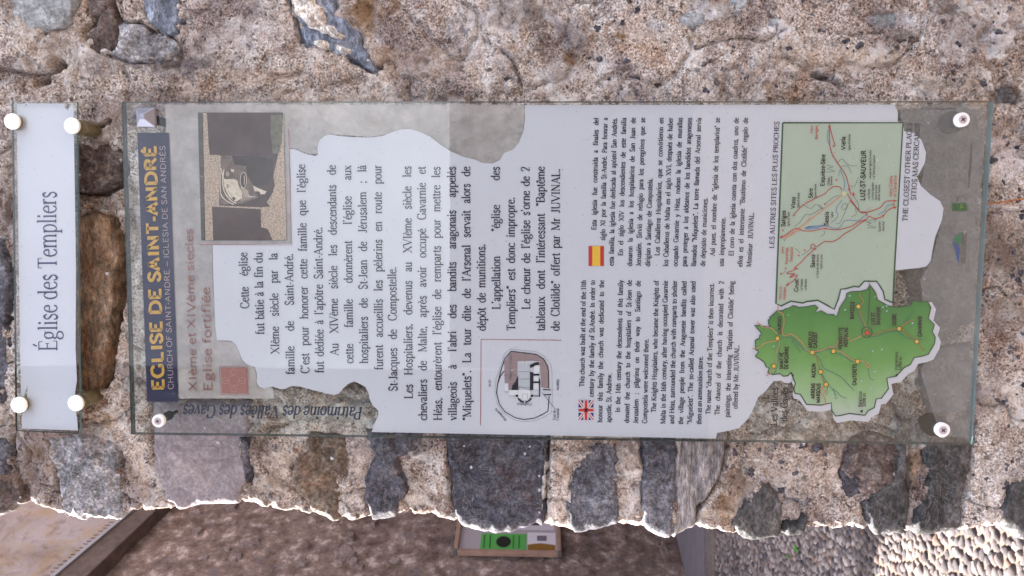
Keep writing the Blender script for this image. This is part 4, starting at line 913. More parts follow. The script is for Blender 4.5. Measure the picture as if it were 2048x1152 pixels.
FR = [('Cette église',498,617,494,505.6),('fut bâtie à la fin du',528.5,669,524.5,505.6),('XIème siècle par la',558.5,708,554.5,507),('famille de Saint-André.',589,749,585.7,508),
 ("C'est pour honorer cette famille que l'église",618.7,747,610,329.5),("fut dédiée à l'apôtre Saint-André.",647.5,746,644,455),('Au XIVème siècle les descendants de',677,711,671,331),
 ("cette famille donnèrent l'église aux",706.5,727,702,331.6),('hospitaliers de St-Jean de Jérusalem ; là',736,727,732,331),('furent accueillis les pèlerins en route pour',766,740,762.6,331),
 ('St-Jacques de Compostelle.',794.6,782.6,792,534.6),('Les Hospitaliers, devenus au XVIème siècle les',825.3,797.7,822,333),('chevaliers de Malte, après avoir occupé Gavarnie et',854,841,851,334),
 ("Héas, entourèrent l'église de remparts pour mettre les",883.7,841,880,334),("villageois à l'abri des bandits aragonais appelés",913.3,841,911,334),
 ('"Miquelets". La tour dite de l\'Arsenal servait alors de',942.3,841,940,334),('dépôt de munitions.',971.4,661.6,970,489),('L\'appellation "église des',1000.7,619,999,334),
 ('Templiers" est donc impropre.',1030.4,661.5,1029,395),("Le chœur de l'église s'orne de 2",1060.4,619,1059,334),('tableaux dont l\'intéressant "Baptême',1089.7,662,1089,334),('de Clotilde" offert par Mr JUVINAL.',1118.7,662,1120,338)]
for t, a, b_, c, d in FR: write(t, (a, b_), (c, d), 17, I_txt, sheet, hs=.83, thick=.17, thin=.08)
EN = [('This church was built at the end of the 11th',1168.4,774,1172,561),('century by the family of St.André. In order to',1187,794,1190,561),('honour this family the church was dedicated to the',1204.4,845,1208,561),('apostle, St. Andrew.',1222,845,1223,747),
 ('In the 14th century the descendents of this family',1240,825,1246,561),('donated the church to the hospitaliers of St-Jean de',1258,846,1263.5,561),('Jerusalem ; pilgrims on their way to Santiago de',1276,847,1281,562),('Compostela were welcomed there.',1294,847,1297,678),
 ('The Knights Hospitalers, who became the Knights of',1312,825,1317.5,562),('Malta in the 16th century, after having occupied Gavarnie',1330.6,848,1335.6,562),('and Héas, surrounded the church with ramparts to shelter',1348,848,1354,562),
 ('the village people from the Aragonese bandits called',1366,849,1373,563),('"Miguelets". The so-called Arsenal tower was also used',1384,849,1391,563),('then as an ammunition store.',1402.5,849,1405.6,713),
 ('The name "church of the Templers" is then incorrect.',1421,829,1428,567),('The chancel of the church is decorated with 2',1439,830,1448,563),('paintings, the interesting "Baptism of Clotilde" being',1459,835,1468,563),('offered by Mr. JUVINAL.',1475,818,1478.5,690.6)]
ES = [('Esta iglesia fue construida a finales del',1192.5,460,1197,236),('siglo XI por la familia St-André. Para honrar a',1210,481,1215,236),('esta familia, la iglesia fue dedicada al apóstol San Andrés.',1227,532,1234,236),
 ('En el siglo XIV los descendientes de este familia',1245.6,511.6,1252.5,236),('donaron la iglesia a los hospitalarios de San Juan de',1264,532.5,1271,236),('Jerusalén. Sirvió de refugio para los peregrinos que se',1281.6,532.5,1290,236),
 ('dirigían a Santiago de Compostela.',1300,533,1305,357),('Los Caballeros Hospitalarios, que se convirtieron en',1318.8,511.6,1327,236),('los Caballeros de Malta en el siglo XVI, después de haber',1336,533,1345.6,236),
 ('ocupado Gavarnie y Héas, rodean la iglesia de murallas',1355,533,1364.7,236),('para proteger a los aldeanos de los bandidos aragoneses',1373,533,1383.4,236),('llamados "Miquelets". La torre llamada del Arsenal servía',1392,533,1402.5,236),
 ('de depósito de municiones.',1410,533,1415,396),('Así pues, el nombre de "iglesia de los templarios" se',1429.4,512,1439.7,236),('usa impropiamente.',1447,533,1451,435),
 ('El coro de la iglesia cuenta con dos cuadros, uno de',1467,512,1477.5,236),('ellos es el interesante "Bautismo de Clotilde" regalo de',1484.7,534,1496,236),('Monsieur JUVINAL.',1502.5,534,1508,425.6)]
for t, a, b_, c, d in EN+ES: write(t, (a, b_), (c, d), 9.8, I_txt, sheet, hs=.85, thick=.2, thin=.115)
write('LES AUTRES SITES LES PLUS PROCHES', (1548,497), (1558.5,243.5), 9.6, I_txt, sheet, thick=.19, thin=.1, just=False)
write('THE CLOSEST OTHER PLACES', (1815,443), (1824.5,246), 10.2, I_txt, sheet, thick=.19, thin=.1, just=False)
write('SITIOS MAS CERCANOS', (1832,401), (1840.5,246), 10.2, I_txt, sheet, thick=.19, thin=.1, just=False)
write('Les Vallées', (1554,852), (1556,776), 13.5, I_blk0, sign, thick=.22, thin=.12, just=False, k=4)
write('des Gaves', (1574,843), (1576,776), 13.5, I_blk0, sign, thick=.22, thin=.12, just=False, k=4)
write('Patrimoine des Vallées des Gaves', (726,814), (369,810), 25, ink('slate_blue_ink', (34, 42, 62), .6, .95), sign, thick=.21, thin=.1, just=False, italic=.22, k=4)
# flags
def uk(cx0, cy0, cx1, cy1):
    fl = shape('flag', [(cx0,cy0),(cx1,cy0),(cx1,cy1),(cx0,cy1)], ink('flag_blue', (44, 42, 96)), sheet, PY-.0003)
    wt = ink('flag_white', (190, 186, 192)); rd = ink('flag_red', (168, 42, 46)); mx, my = (cx0+cx1)/2, (cy0+cy1)/2
    strokes('white_saltire', [[(cx0,cy0),(cx1,cy1)],[(cx1,cy0),(cx0,cy1)]], 6, wt, fl, PY-.0005, False)
    strokes('red_saltire', [[(cx0,cy0),(cx1,cy1)],[(cx1,cy0),(cx0,cy1)]], 2, rd, fl, PY-.0007, False)
    strokes('white_cross', [[(mx,cy0),(mx,cy1)],[(cx0,my),(cx1,my)]], 10, wt, fl, PY-.0009, False)
    strokes('red_cross', [[(mx,cy0),(mx,cy1)],[(cx0,my),(cx1,my)]], 6, rd, fl, PY-.0011, False)
uk(1157, 800.5, 1187, 840)
sf = shape('flag', [(1177,492),(1208,492),(1208,532),(1177,532)], ink('spain_red', (160, 38, 40)), sheet, PY-.0003)
shape('yellow_stripe', [(1184.5,492),(1200.5,492),(1200.5,532),(1184.5,532)], ink('spain_yellow', (196, 152, 48)), sf, PY-.0005)
# photograph of a carved head, printed on the sheet
ph = shape('printed_photograph', [(395.6,225),(565.8,225),(572.7,481),(402.6,481)], ink('photo_dark', (62, 45, 41), tex=(60, .5)), sign, PY-.0003)
pl = ink('photo_stone', (150, 132, 118), tex=(800, 1)); pm = ink('photo_mid', (92, 77, 70), tex=(200, .7)); plg = ink('photo_highlight', (176, 164, 150), tex=(300, .4)); pdk = ink('photo_shadow', (52, 42, 42))
def sc(pts): return [(390+x/4.113, 215+y/4.113) for x, y in pts]
Y1 = PY-.0005; Y2 = PY-.0007; Y3 = PY-.0009
tri_shape('photo_area', sc([(24,44),(66,44),(78,1090),(54,1092)]), ink('photo_moss', (66, 62, 56), tex=(200, .6)), ph, Y1)
tri_shape('photo_area', sc([(66,44),(98,46),(112,300),(122,390),(198,392),(198,806),(540,822),(620,812),(590,780),(640,700),(655,640),(645,560),(680,400),(715,270),(722,100),(728,44),(734,400),(752,1092),(640,1092),(600,1000),(545,985),(540,835),(140,815),(150,1092),(86,1092),(70,300)]), pl, ph, Y1)
tri_shape('photo_area', sc([(625,60),(722,60),(715,270),(690,380),(640,380),(620,200)]), ink('photo_olive', (84, 80, 66), tex=(200, .6)), ph, Y1)
tri_shape('photo_area', sc([(200,395),(400,395),(470,430),(480,640),(520,740),(390,790),(200,800)]), pm, ph, Y2-.00005)
tri_shape('photo_area', sc([(300,395),(480,400),(640,420),(640,560),(600,640),(480,640),(430,560),(420,480),(330,470)]), ink('photo_deep', (48, 35, 31), tex=(160, .5)), ph, Y2-.0001)
tri_shape('photo_area', sc([(236,590),(290,590),(335,596),(352,620),(362,655),(385,700),(388,745),(335,775),(290,745),(262,700),(240,650)]), plg, ph, Y3-.0001)
tri_shape('photo_area', sc([(292,505),(322,512),(318,530),(300,528)]), plg, ph, Y3-.0003)
strokes('photo_carving', [sc([(214,500),(226,560),(230,640),(246,700),(290,760),(340,790)]), sc([(204,395),(206,520),(210,700),(250,760),(320,800)]), sc([(238,510),(232,560),(240,590),(262,596),(320,592),(352,612)])], 2.0, plg, ph, Y3-.0003)
for cx_, cy_ in ((268, 545), (268, 648)):
    x_, y_ = sc([(cx_, cy_)])[0]
    tri_shape('photo_area', [(x_+2.6*math.cos(a), y_+4.6*math.sin(a)) for a in np.linspace(0, 6.28, 14)[:-1]], pdk, ph, Y3-.0004)
    strokes('photo_carving', [[(x_+2.4*math.cos(a), y_+4.4*math.sin(a)) for a in np.linspace(0, 6.28, 14)]], .8, plg, ph, Y3-.0006)
    tri_shape('photo_area', [(x_+1.1*math.cos(a), y_+1.8*math.sin(a)) for a in np.linspace(0, 6.28, 9)[:-1]], plg, ph, Y3-.0006)
x_, y_ = sc([(398, 598)])[0]
tri_shape('photo_area', [(x_+6.6*math.cos(a), y_+16*math.sin(a)) for a in np.linspace(0, 6.28, 20)[:-1]], pdk, ph, Y3-.0004)
strokes('photo_carving', [[(x_+6.2*math.cos(a), y_+15.5*math.sin(a)) for a in np.linspace(0, 6.28, 20)], [(x_+1.5, y_-9), (x_+2, y_), (x_+1.5, y_+9)]], 1.1, plg, ph, Y3-.0006)
strokes('photo_carving', [sc([(385+6*i, 650+4*i), (372+9*i, 700+3*i), (384+14*i, 775-5*i)]) for i in range(9)], .8, plg, ph, Y3-.0005)
tri_shape('photo_area', sc([(478,640),(510,660),(590,690),(575,712),(540,715),(530,690),(490,690)]), plg, ph, Y3-.0005)
tri_shape('photo_area', sc([(305,740),(325,735),(335,755),(315,765)]), pdk, ph, Y3-.0003)
strokes('frame_line', [[(398,489),(583.3,490),(577.5,257)]], 1.2, I_dred, sign, PY-.0008, False)
# small square emblem
em = shape('emblem', [(441.5,735.5),(493,735.5),(495,786.5),(443.5,786.5)], ink('terracotta_ink', (136, 94, 90)), sign, PY-.0003)
strokes('emblem_frame', [[(438.5,733),(495.5,733),(497,788.8),(440.5,788.8),(438.5,732.5)]], .9, I_dred, em, PY-.0006, False)
I_em = ink('emblem_line', (164, 130, 124)); ex, ey = 467.5, 761
def ring(cx, cy, r, n=18): return [(cx+r*math.cos(a), cy+r*math.sin(a)) for a in np.linspace(0, 2*math.pi, n)]
strokes('emblem_cross', [[(ex-9,ey-9),(ex+9,ey-9),(ex+9,ey+9),(ex-9,ey+9),(ex-9,ey-9)], [(ex,ey-18),(ex,ey-9)], [(ex,ey+9),(ex,ey+18)], [(ex-18,ey),(ex-9,ey)], [(ex+9,ey),(ex+18,ey)]], 1.0, I_em, em, PY-.0006, False)
strokes('emblem_lobes', [ring(ex, ey-17, 6), ring(ex, ey+17, 6), ring(ex-17, ey, 6), ring(ex+17, ey, 6)], .9, I_em, em, PY-.0007)
# ground plan of the church
def pl8(pts): return [(940+x/5.76, 660+y/5.76) for x, y in pts]
I_blk = ink('plan_black', (26, 24, 34)); I_mau = ink('plan_mauve', (126, 108, 112)); I_gr = ink('plan_grey', (156, 158, 168)); I_ln = ink('plan_line', (96, 96, 110)); I_wt = ink('plan_white', (186, 185, 194))
strokes('plan_frame', [pl8([(121,1098),(127,107),(1050,118)])], 1.3, I_dred, sheet, PY-.0006, False)
plan = tri_shape('church_plan', pl8([(385,385),(470,245),(600,262),(765,280),(850,335),(900,420),(908,540),(905,670),(820,660),(805,360),(725,355),(548,360),(540,610),(520,690),(445,690),(445,610),(400,610),(395,400)]), I_mau, sheet, PY-.0003)
strokes('rampart', [pl8([(395,470),(345,540),(318,620),(306,720),(335,850),(400,940),(520,1010),(620,1032),(745,1015),(830,975),(898,935),(905,840),(912,760)]), pl8([(470,245),(400,330),(360,450),(318,620)]), pl8([(470,245),(600,260),(765,280),(850,335),(892,410),(905,480),(908,670)])], 1.7, I_blk, plan, PY-.0006, False)
strokes('outer_rampart', [pl8([(460,220),(395,275),(360,400),(300,560),(285,720),(315,860),(390,960),(510,1035),(620,1057),(750,1045),(860,1000),(935,955),(948,850),(945,490),(930,400),(865,310),(765,250),(600,232),(460,220)])], .5, I_ln, plan, PY-.0006, False)
tri_shape('nave', pl8([(560,395),(690,395),(695,690),(555,690)]), I_gr, plan, PY-.0006)
tri_shape('apse', pl8([(558,690),(692,690),(700,740),(680,790),(640,812),(600,805),(560,780),(550,740)]), I_wt, plan, PY-.0006)
for q in ([(690,690),(690,480),(730,490),(730,690)], [(555,690),(555,520),(520,600),(485,640),(480,690)], [(690,400),(760,370),(800,372),(800,400),(760,405),(720,430),(690,435)], [(730,505),(800,505),(800,525),(730,525)],
          [(730,592),(805,592),(805,612),(730,612)], [(795,560),(808,560),(808,770),(795,770)], [(840,678),(930,684),(930,696),(840,692)], [(850,740),(935,736),(935,750),(850,752)],
          [(545,790),(560,780),(595,812),(622,822),(620,842),(580,832)], [(700,780),(716,788),(690,820),(640,845),(634,825),(670,812)], [(525,745),(555,745),(555,770),(525,770)], [(700,745),(730,745),(730,770),(700,770)], [(740,755),(805,755),(805,765),(740,765)]):
    tri_shape('pillar', pl8(q), I_blk, plan, PY-.0009)
for q in ([(735,410),(798,410),(798,500),(735,500)], [(732,530),(790,530),(790,590),(732,590)], [(732,615),(790,615),(790,680),(732,680)], [(448,692),(552,692),(552,755),(448,755)], [(400,620),(440,620),(440,705),(400,705)], [(600,365),(618,365),(618,395),(600,395)], [(640,365),(660,365),(660,395),(640,395)]):
    tri_shape('chapel', pl8(q), I_wt, plan, PY-.0007)
strokes('plan_lines', [pl8([(560,480),(690,480)]), pl8([(560,565),(690,565)]), pl8([(560,660),(690,660)]), pl8([(390,520),(540,520)]), pl8([(560,690),(570,650),(690,690)]), pl8([(600,790),(600,735),(660,735),(660,790)]), pl8([(448,760),(525,760)]), pl8([(395,712),(445,715)])], .7, I_ln, plan, PY-.0009, False)
strokes('pointer', [pl8([(830,720),(985,915)])], .8, I_blk, plan, PY-.0009, False)
write('SUD', pl8([(238,655)])[0], pl8([(238,575)])[0], 4, I_txt, plan, just=False, thick=.18, thin=.09)
write('NORD', pl8([(1025,695)])[0], pl8([(1025,570)])[0], 4.6, I_txt, plan, just=False, thick=.24, thin=.1)
write('Tour de', pl8([(985,1042)])[0], pl8([(985,925)])[0], 5.4, I_txt, plan, just=False, thick=.18, thin=.09)
write("l'Arsenal", pl8([(1025,1042)])[0], pl8([(1025,905)])[0], 5.4, I_txt, plan, just=False, thick=.18, thin=.09)
write('Chapelle - Musée', pl8([(480,585)])[0], pl8([(480,285)])[0], 5, I_ln, plan, just=False, thick=.16, thin=.09)
write('Remparts', pl8([(425,1035)])[0], pl8([(300,900)])[0], 4.8, I_txt, plan, just=False, thick=.16, thin=.09)
write('Corbeaux', pl8([(712,845)])[0], pl8([(540,845)])[0], 4.8, I_txt, plan, just=False, thick=.16, thin=.09)
# ------------------------------------------------------------------ road map
def m1(pts): return [(1500+x/2.88, 200+y/2.88) for x, y in pts]
def m6(pts): return [(1550+x/5.237, 400+y/5.237) for x, y in pts]
def m2(pts): return [(1480+x/3.2, 540+y/3.2) for x, y in pts]
def m25(pts): return [(1480+x/5.236, 540+y/5.236) for x, y in pts]
def m35(pts): return [(1700+x/3.84, 560+y/3.84) for x, y in pts]
I_map = ink('map_field', (142, 154, 142)); I_mgr = ink('map_border_green', (28, 64, 43)); I_road = ink('map_road', (150, 48, 52)); I_org = ink('map_orange', (170, 122, 102)); I_tr = ink('map_track', (69, 78, 76))
I_riv = ink('map_river', (91, 114, 146)); I_blkm = ink('map_black', (14, 16, 18)); I_rdt = ink('map_red_text', (159, 51, 53)); I_yel = ink('map_yellow', (179, 146, 59))
MAPP = [(1565.5,245.5),(1806,245.5),(1789,538),(1786,606)]+m6([(1232,1075),(1150,1040),(1135,960),(1100,900),(1065,852),(935,850),(880,910),(825,905),(745,928),(688,935),(662,1040),(620,1145),(560,1110),(450,1050),(340,1062),(290,1078),(165,1060),(65,1110)])+[(1552,607)]
mp = tri_shape('road_map', MAPP, I_map, sheet, PY-.0003)
strokes('map_border', [MAPP+[MAPP[0]]], 3.2, I_mgr, mp, PY-.0006, False)
strokes('river', [m1([(452,170),(445,220),(462,270),(478,330)]), m1([(520,400),(545,470),(540,520)]), m6([(320,290),(420,270),(520,268),(640,300),(690,270),(730,220),(800,210),(870,215),(960,150)]), m6([(1080,155),(1150,110),(1175,60),(1235,50)]), m6([(590,240),(660,170),(640,100),(700,0)]), m6([(95,430),(130,380),(180,340),(250,310)])], 1.6, I_riv, mp, PY-.0006)
tri_shape('river_water', m6([(300,300),(360,270),(430,280),(510,262),(520,275),(440,300),(350,310)]), I_riv, mp, PY-.0006)
strokes('main_road', [m1([(540,540),(280,740),(200,790)]), m1([(190,800),(215,790),(290,742)])], 2.4, I_org, mp, PY-.0008)
strokes('road', [m1([(458,150),(458,230),(468,300),(510,370),(550,430),(570,500),(580,545)]), m1([(462,160),(480,230),(492,262)]), m1([(560,540),(600,600),(635,645),(680,645),(750,620),(780,585),(830,580)]),
  m6([(65,390),(120,360),(190,310),(240,300),(300,322),(400,322),(520,300),(650,312),(800,275),(870,230),(960,200),(985,170),(1050,195),(1130,170),(1180,110),(1255,70)]),
  m6([(440,490),(520,435),(590,436),(660,410),(720,360),(820,300),(900,240),(960,210)]), m6([(435,495),(395,460),(375,500),(432,510),(390,535),(310,610),(270,655),(200,715),(240,715),(185,740),(120,765),(180,775),(205,770),(150,815),(235,785),(190,850),(120,890)]),
  m1([(250,665),(300,610),(360,575),(430,540),(450,520),(480,500),(515,500),(530,520)]), m6([(875,100),(780,0)]), m6([(895,125),(960,130),(960,165)])], 1.7, I_road, mp, PY-.001)
strokes('track', [m1([(500,365),(530,340),(570,375),(620,380)]), m1([(520,385),(560,380),(585,420)]), m1([(440,375),(480,385),(445,395),(490,410),(440,415)]), m1([(515,405),(510,440)]), m1([(575,490),(600,500),(625,445)]), m1([(590,545),(620,590),(630,640)]),
  m1([(300,600),(350,625),(380,600),(420,630),(400,600)]), m1([(430,600),(480,560),(510,550)]), m1([(255,730),(290,700),(320,660),(350,660),(420,620)]), m6([(690,90),(720,40),(760,50),(740,90),(700,100)]), m6([(640,240),(680,240),(740,110),(780,20)]), m6([(800,175),(850,150),(840,80)]),
  m6([(960,290),(1060,290),(970,260),(1010,240),(960,230),(1060,200),(1030,240)]), m6([(480,380),(520,350),(510,320)]), m6([(215,505),(260,550)]), m6([(280,580),(340,540),(380,500)]), m6([(85,770),(110,740)])], .8, I_tr, mp, PY-.0008)
def star(cx, cy, r):
    return [(cx+(r if i % 2 == 0 else r*.4)*math.cos(math.pi*i/5), cy+(r if i % 2 == 0 else r*.4)*math.sin(math.pi*i/5)) for i in range(10)]
for (x, y), r in [(m1([(483,265)])[0],3.2),(m1([(498,460)])[0],3.2),(m1([(572,515)])[0],3.8),(m1([(596,542)])[0],5),(m1([(432,600)])[0],3),(m1([(252,665)])[0],3),(m1([(190,750)])[0],3),(m1([(437,740)])[0],3.4),(m1([(280,895)])[0],3),(m1([(315,865)])[0],3),
                  (m1([(205,970)])[0],3),(m1([(180,1000)])[0],3),(m1([(765,668)])[0],3.4),(m1([(828,600)])[0],3.4)]:
    shape('star', star(x, y, r), I_rdt, mp, PY-.0012)
def arrow(x, y, ang, s=5): return [(x+s*math.cos(ang), y+s*math.sin(ang)), (x+s*.8*math.cos(ang+2.4), y+s*.8*math.sin(ang+2.4)), (x+s*.8*math.cos(ang-2.4), y+s*.8*math.sin(ang-2.4))]
for (x, y), a in [(m1([(458,150)])[0],-1.57),(m1([(180,790)])[0],2.6),(m1([(215,1065)])[0],2.4),(m1([(835,580)])[0],0),(m1([(835,618)])[0],-.3)]: shape('arrow', arrow(x, y, a), I_road, mp, PY-.0012)
shape('roundabout', ring(m1([(541,540)])[0][0], m1([(541,540)])[0][1], 4.6, 15)[:-1], ink('map_cream', (170, 166, 132)), mp, PY-.0012)
def lab(t, a, b_, cap, mat=None, parent=None, th=.2, it=0, fn=m1): write(t, fn([a])[0], fn([b_])[0], cap, mat or I_blkm, parent or mp, thick=th, serif=False, just=False, Y=PY-.0014, italic=it, k=2, name='place_name')
lab('Vers', (362,192), (362,148), 5.4, I_rdt, th=.16); lab('Barèges', (390,228), (390,148), 5.4, I_rdt, th=.16)
lab('Viella', (549,288), (549,212), 8); lab('Eglise St-Michel', (578,290), (578,198), 4.2, th=.18); lab('Esquièze-Sère', (428,497), (433,315), 8); lab('Château', (458,492), (458,444), 4, th=.18); lab('Ste-Marie', (474,492), (474,440), 4, th=.18)
lab('LUZ-ST-SAUVEUR', (662,580), (668,292), 9.5, th=.22); lab('- Musée de l\'église St-André', (697,460), (699,290), 4, th=.18); lab('- La Fabrique Espenan', (718,462), (720,318), 4, th=.18)
lab('- Les Thermes', (690,580), (690,512), 4, th=.18); lab('- Le Pont Napoléon', (712,582), (712,474), 4, th=.18); lab('- Eglise St-André', (731,584), (732,490), 4, th=.18); lab('dite des Templiers', (748,580), (750,488), 4, th=.18)
lab('Vers Gèdre', (818,558), (822,440), 6, I_rdt, th=.16, it=.15); lab('et Gavarnie', (842,560), (846,436), 6, I_rdt, th=.16, it=.15)
lab('Sère', (360,566), (360,510), 7.5); lab('Eglise romane', (382,566), (382,485), 4, th=.18); lab('Vizos', (258,628), (262,560), 8); lab('Eglise St-Michel', (284,620), (286,535), 4.2, th=.18)
lab('Saligos', (203,730), (205,638), 8); lab('Eglise St-Pierre', (227,728), (229,646), 4.2, th=.18); lab('Sassis', (450,725), (453,645), 8); lab('Eglise', (478,678), (478,645), 4.2, th=.18)
lab('Quartier', (752,760), (752,700), 4.6, th=.16); lab('thermal', (774,755), (774,700), 4.6, th=.16)
lab('Saxos', (372,966), (374,892), 8); lab('- Le Quartier des Moulins', (393,1032), (396,890), 4.2, th=.18); lab('- Eglise St-Julien', (415,980), (418,890), 4.2, th=.18)
lab('Grust', (277,1105), (279,1035), 8); lab('- La Fontaine', (302,1104), (304,1032), 4.2, th=.18); lab('- Le Belvédère', (325,1104), (327,1030), 4.2, th=.18)
lab('Vers', (196,886), (196,846), 5.6, I_rdt, th=.16); lab('Pierrefitte-', (219,946), (221,846), 5.6, I_rdt, th=.16); lab('Nestalas', (246,930), (247,848), 5.6, I_rdt, th=.16)
lab('Vers Luz-', (180,1152), (182,1070), 5.6, I_rdt, th=.16); lab('Ardiden', (206,1152), (208,1080), 5.6, I_rdt, th=.16)
for t, a, b_ in [('D 172', (318,610), (335,583)), ('D 921', (335,700), (352,672)), ('D 918', (493,325), (493,297)), ('D 12', (676,638), (700,622))]: lab(t, a, b_, 4, I_org, th=.14)
# green map of the valleys, with its pale surround
def off_poly(): pass
GREEN = m25([(390,425),(350,465),(310,500),(318,515),(298,520),(300,570),(318,588),(290,600),(240,590),(215,580),(150,582),(180,610),(228,665),(205,690),(205,715),(160,735),(165,790),(158,830),(195,855),(160,905),(205,930),(255,965),(275,1015),(308,1025),(290,1075),(340,1095),(420,1085),(455,1112),(500,1108),(535,1075),(560,1110)])
GREEN += [(1580+(x-1480)*0, y) for x, y in []]
GREEN += m2([(326,655),(340,690),(355,725),(345,760),(352,790),(385,795),(405,825),(425,860),(470,862),(520,865),(585,850),(588,900),(612,935),(650,930),(700,918),(760,925),(800,930),(820,900),(860,880),(872,825),(905,820),(950,760),(940,690),(1000,680),(1050,625),(1090,605),(1115,560),(1165,552),(1205,540),(1245,470),(1250,430),(1230,395),(1245,350),(1205,310),(1222,240),(1200,200),(1150,205),(1115,195),(1090,225),(1040,235),(1000,240),(950,230),(905,205),(880,190),(870,150),(850,120),(832,95),(815,125),(780,135),(710,140),(682,150),(680,180),(640,240),(620,300),(600,285),(560,285),(520,260),(480,275),(500,240),(480,225),(430,235),(380,240),(340,228),(310,245),(290,250),(270,262)])
cxg, cyg = 1690, 690
def dil(P, r):
    P = np.array(P); n = len(P); out = []
    ar = np.sum(P[:, 0]*np.roll(P[:, 1], -1)-np.roll(P[:, 0], -1)*P[:, 1]); s_ = 1 if ar > 0 else -1
    for i in range(n):
        d = P[(i+3) % n]-P[(i-3) % n]; d = d/(np.linalg.norm(d)+1e-6); out.append(tuple(P[i]+r*s_*np.array([d[1], -d[0]])))
    return out
I_sur = ink('map_surround', (172, 170, 180))
sur = tri_shape('map_surround', [(x+4, y+7) for x, y in dil(GREEN, 7)], I_sur, sheet, PY-.0003)
ng = NT('map_green'); cc = ng.n('ShaderNodeTexCoord'); sp_ = ng.n('ShaderNodeSeparateXYZ'); ng.l(cc.outputs['Object'], sp_.inputs[0])
gx = at_y(1690, 830, PY)[0]; gx1 = at_y(1690, 600, PY)[0]
mr = ng.n('ShaderNodeMapRange'); mr.inputs['From Min'].default_value = gx; mr.inputs['From Max'].default_value = gx1; ng.l(sp_.outputs[0], mr.inputs[0])
fz = ng.math('ADD', mr.outputs[0], ng.math('MULTIPLY', ng.math('SUBTRACT', ng.noise(ng.co(), 20, 5, .6), .5), .45))
colg = ng.ramp(fz, [(.0, lin((148, 160, 148))), (.22, lin((120, 150, 106))), (.5, lin((84, 130, 66))), (.9, lin((46, 104, 42)))])
ng.bsdf(colg, .6, spec=.2)
gm = tri_shape('valley_map', GREEN, ng.m, sheet, PY-.0006)
strokes('valley_border', [GREEN+[GREEN[0]]], 2.4, I_mgr, gm, PY-.0009, False)
I_ro = ink('map_orange_road', (162, 111, 83)); I_wr = ink('map_blue_river', (31, 79, 92)); I_bro = ink('map_brown_road', (127, 89, 51))
strokes('orange_road', [m25([(400,370),(400,430),(450,465),(460,560),(440,640),(470,690),(540,670),(620,730),(680,800),(690,835),(750,855)]), m25([(130,825),(200,810),(270,760),(390,740)]), m25([(180,545),(250,600),(330,610),(390,670)]), m25([(410,720),(410,800),(370,880),(375,970),(330,1070),(270,1110)]),
   m25([(760,860),(860,840),(930,805),(990,810),(1050,730),(1150,715)]), m2([(700,455),(740,440),(780,420),(812,400)]), m2([(600,520),(650,525),(690,555),(720,575),(752,585),(780,580),(800,600),(815,625),(830,610),(810,590)])], 1.7, I_ro, gm, PY-.0011)
strokes('brown_road', [m2([(815,400),(800,350),(775,300),(765,240)]), m2([(758,235),(790,200),(770,170),(765,140)]), m2([(815,405),(860,415),(900,395),(1018,375),(1060,400),(1132,458),(1160,500),(1185,515)]), m2([(1018,375),(1060,340),(1110,320)]), m2([(462,528),(490,560),(516,650),(530,700),(550,732)])], 1.8, I_bro, gm, PY-.0012)
strokes('red_path', [m2([(550,735),(525,755),(545,775),(530,800),(548,830),(540,865)])], 1.2, I_red, gm, PY-.0013)
strokes('valley_river', [m2([(260,440),(310,430),(350,445),(400,500),(440,525)]), m2([(470,530),(510,570),(530,620),(580,650),(640,680),(680,720),(730,772)]), m2([(520,660),(570,740),(620,780),(650,810),(685,820)]), m2([(215,670),(240,620),(245,560),(255,480)]), m2([(560,740),(555,800)]), m2([(790,350),(760,290),(750,270)]),
   m2([(820,420),(870,425),(930,405),(1010,385)]), m2([(1010,390),(1060,430),(1130,445),(1170,440)]), m2([(600,530),(660,550),(720,590)]), m2([(800,600),(820,640),(830,690),(858,702)]), m2([(460,540),(560,505),(600,500),(640,470)]), m2([(1040,340),(1080,300),(1115,262)])], 1.0, I_wr, gm, PY-.001)
I_lake = ink('map_lake', (132, 162, 170))
for x, y in m2([(702,165),(672,255),(850,520),(908,508),(862,650),(780,710),(840,757),(938,230),(940,262),(915,238),(1104,340),(215,488)]): shape('lake', ring(x, y, 1.8, 9)[:-1], I_lake, gm, PY-.0012)
strokes('callout', [m2([(830,85),(828,200),(818,350)]), ring(*m2([(812,398)])[0], 10.5, 22)], 1.8, I_mgr, gm, PY-.0013)
for x, y in m2([(240,438),(217,615),(463,528),(598,520),(516,652),(551,733),(752,585),(758,234),(1019,376),(1132,458)]):
    t = shape('town_dot', ring(x, y, 5.0, 19)[:-1], I_blkm, gm, PY-.0015); shape('town_fill', ring(x, y, 4.0, 19)[:-1], I_yel, t, PY-.0017)
x, y = m2([(815,402)])[0]; t = shape('town_dot', ring(x, y, 5.0, 19)[:-1], I_blkm, gm, PY-.0015); shape('town_fill', ring(x, y, 4.0, 19)[:-1], ink('map_red_dot', (170, 54, 39)), t, PY-.0017)
def gl_(t, a, b_, cap=7.2, th=.29): write(t, m2([a])[0], m2([b_])[0], cap, I_blkm, gm, thick=th, serif=False, just=False, Y=PY-.0018, k=2, name='place_name')
gl_('LOURDES', (262,410), (264,297), 6.4); gl_('SAINT PÉ', (276,636), (279,528)); gl_('DE BIGORRE', (307,636), (311,490)); gl_('ARGELES', (462,500), (464,395)); gl_('GAZOST', (492,500), (494,398))
gl_('PIERREFITTE', (655,508), (657,368)); gl_('NESTALAS', (688,492), (690,370)); gl_('AUCUN', (482,690), (484,600)); gl_('ARRENS', (478,824), (480,726)); gl_('MARSOUS', (512,850), (514,727))
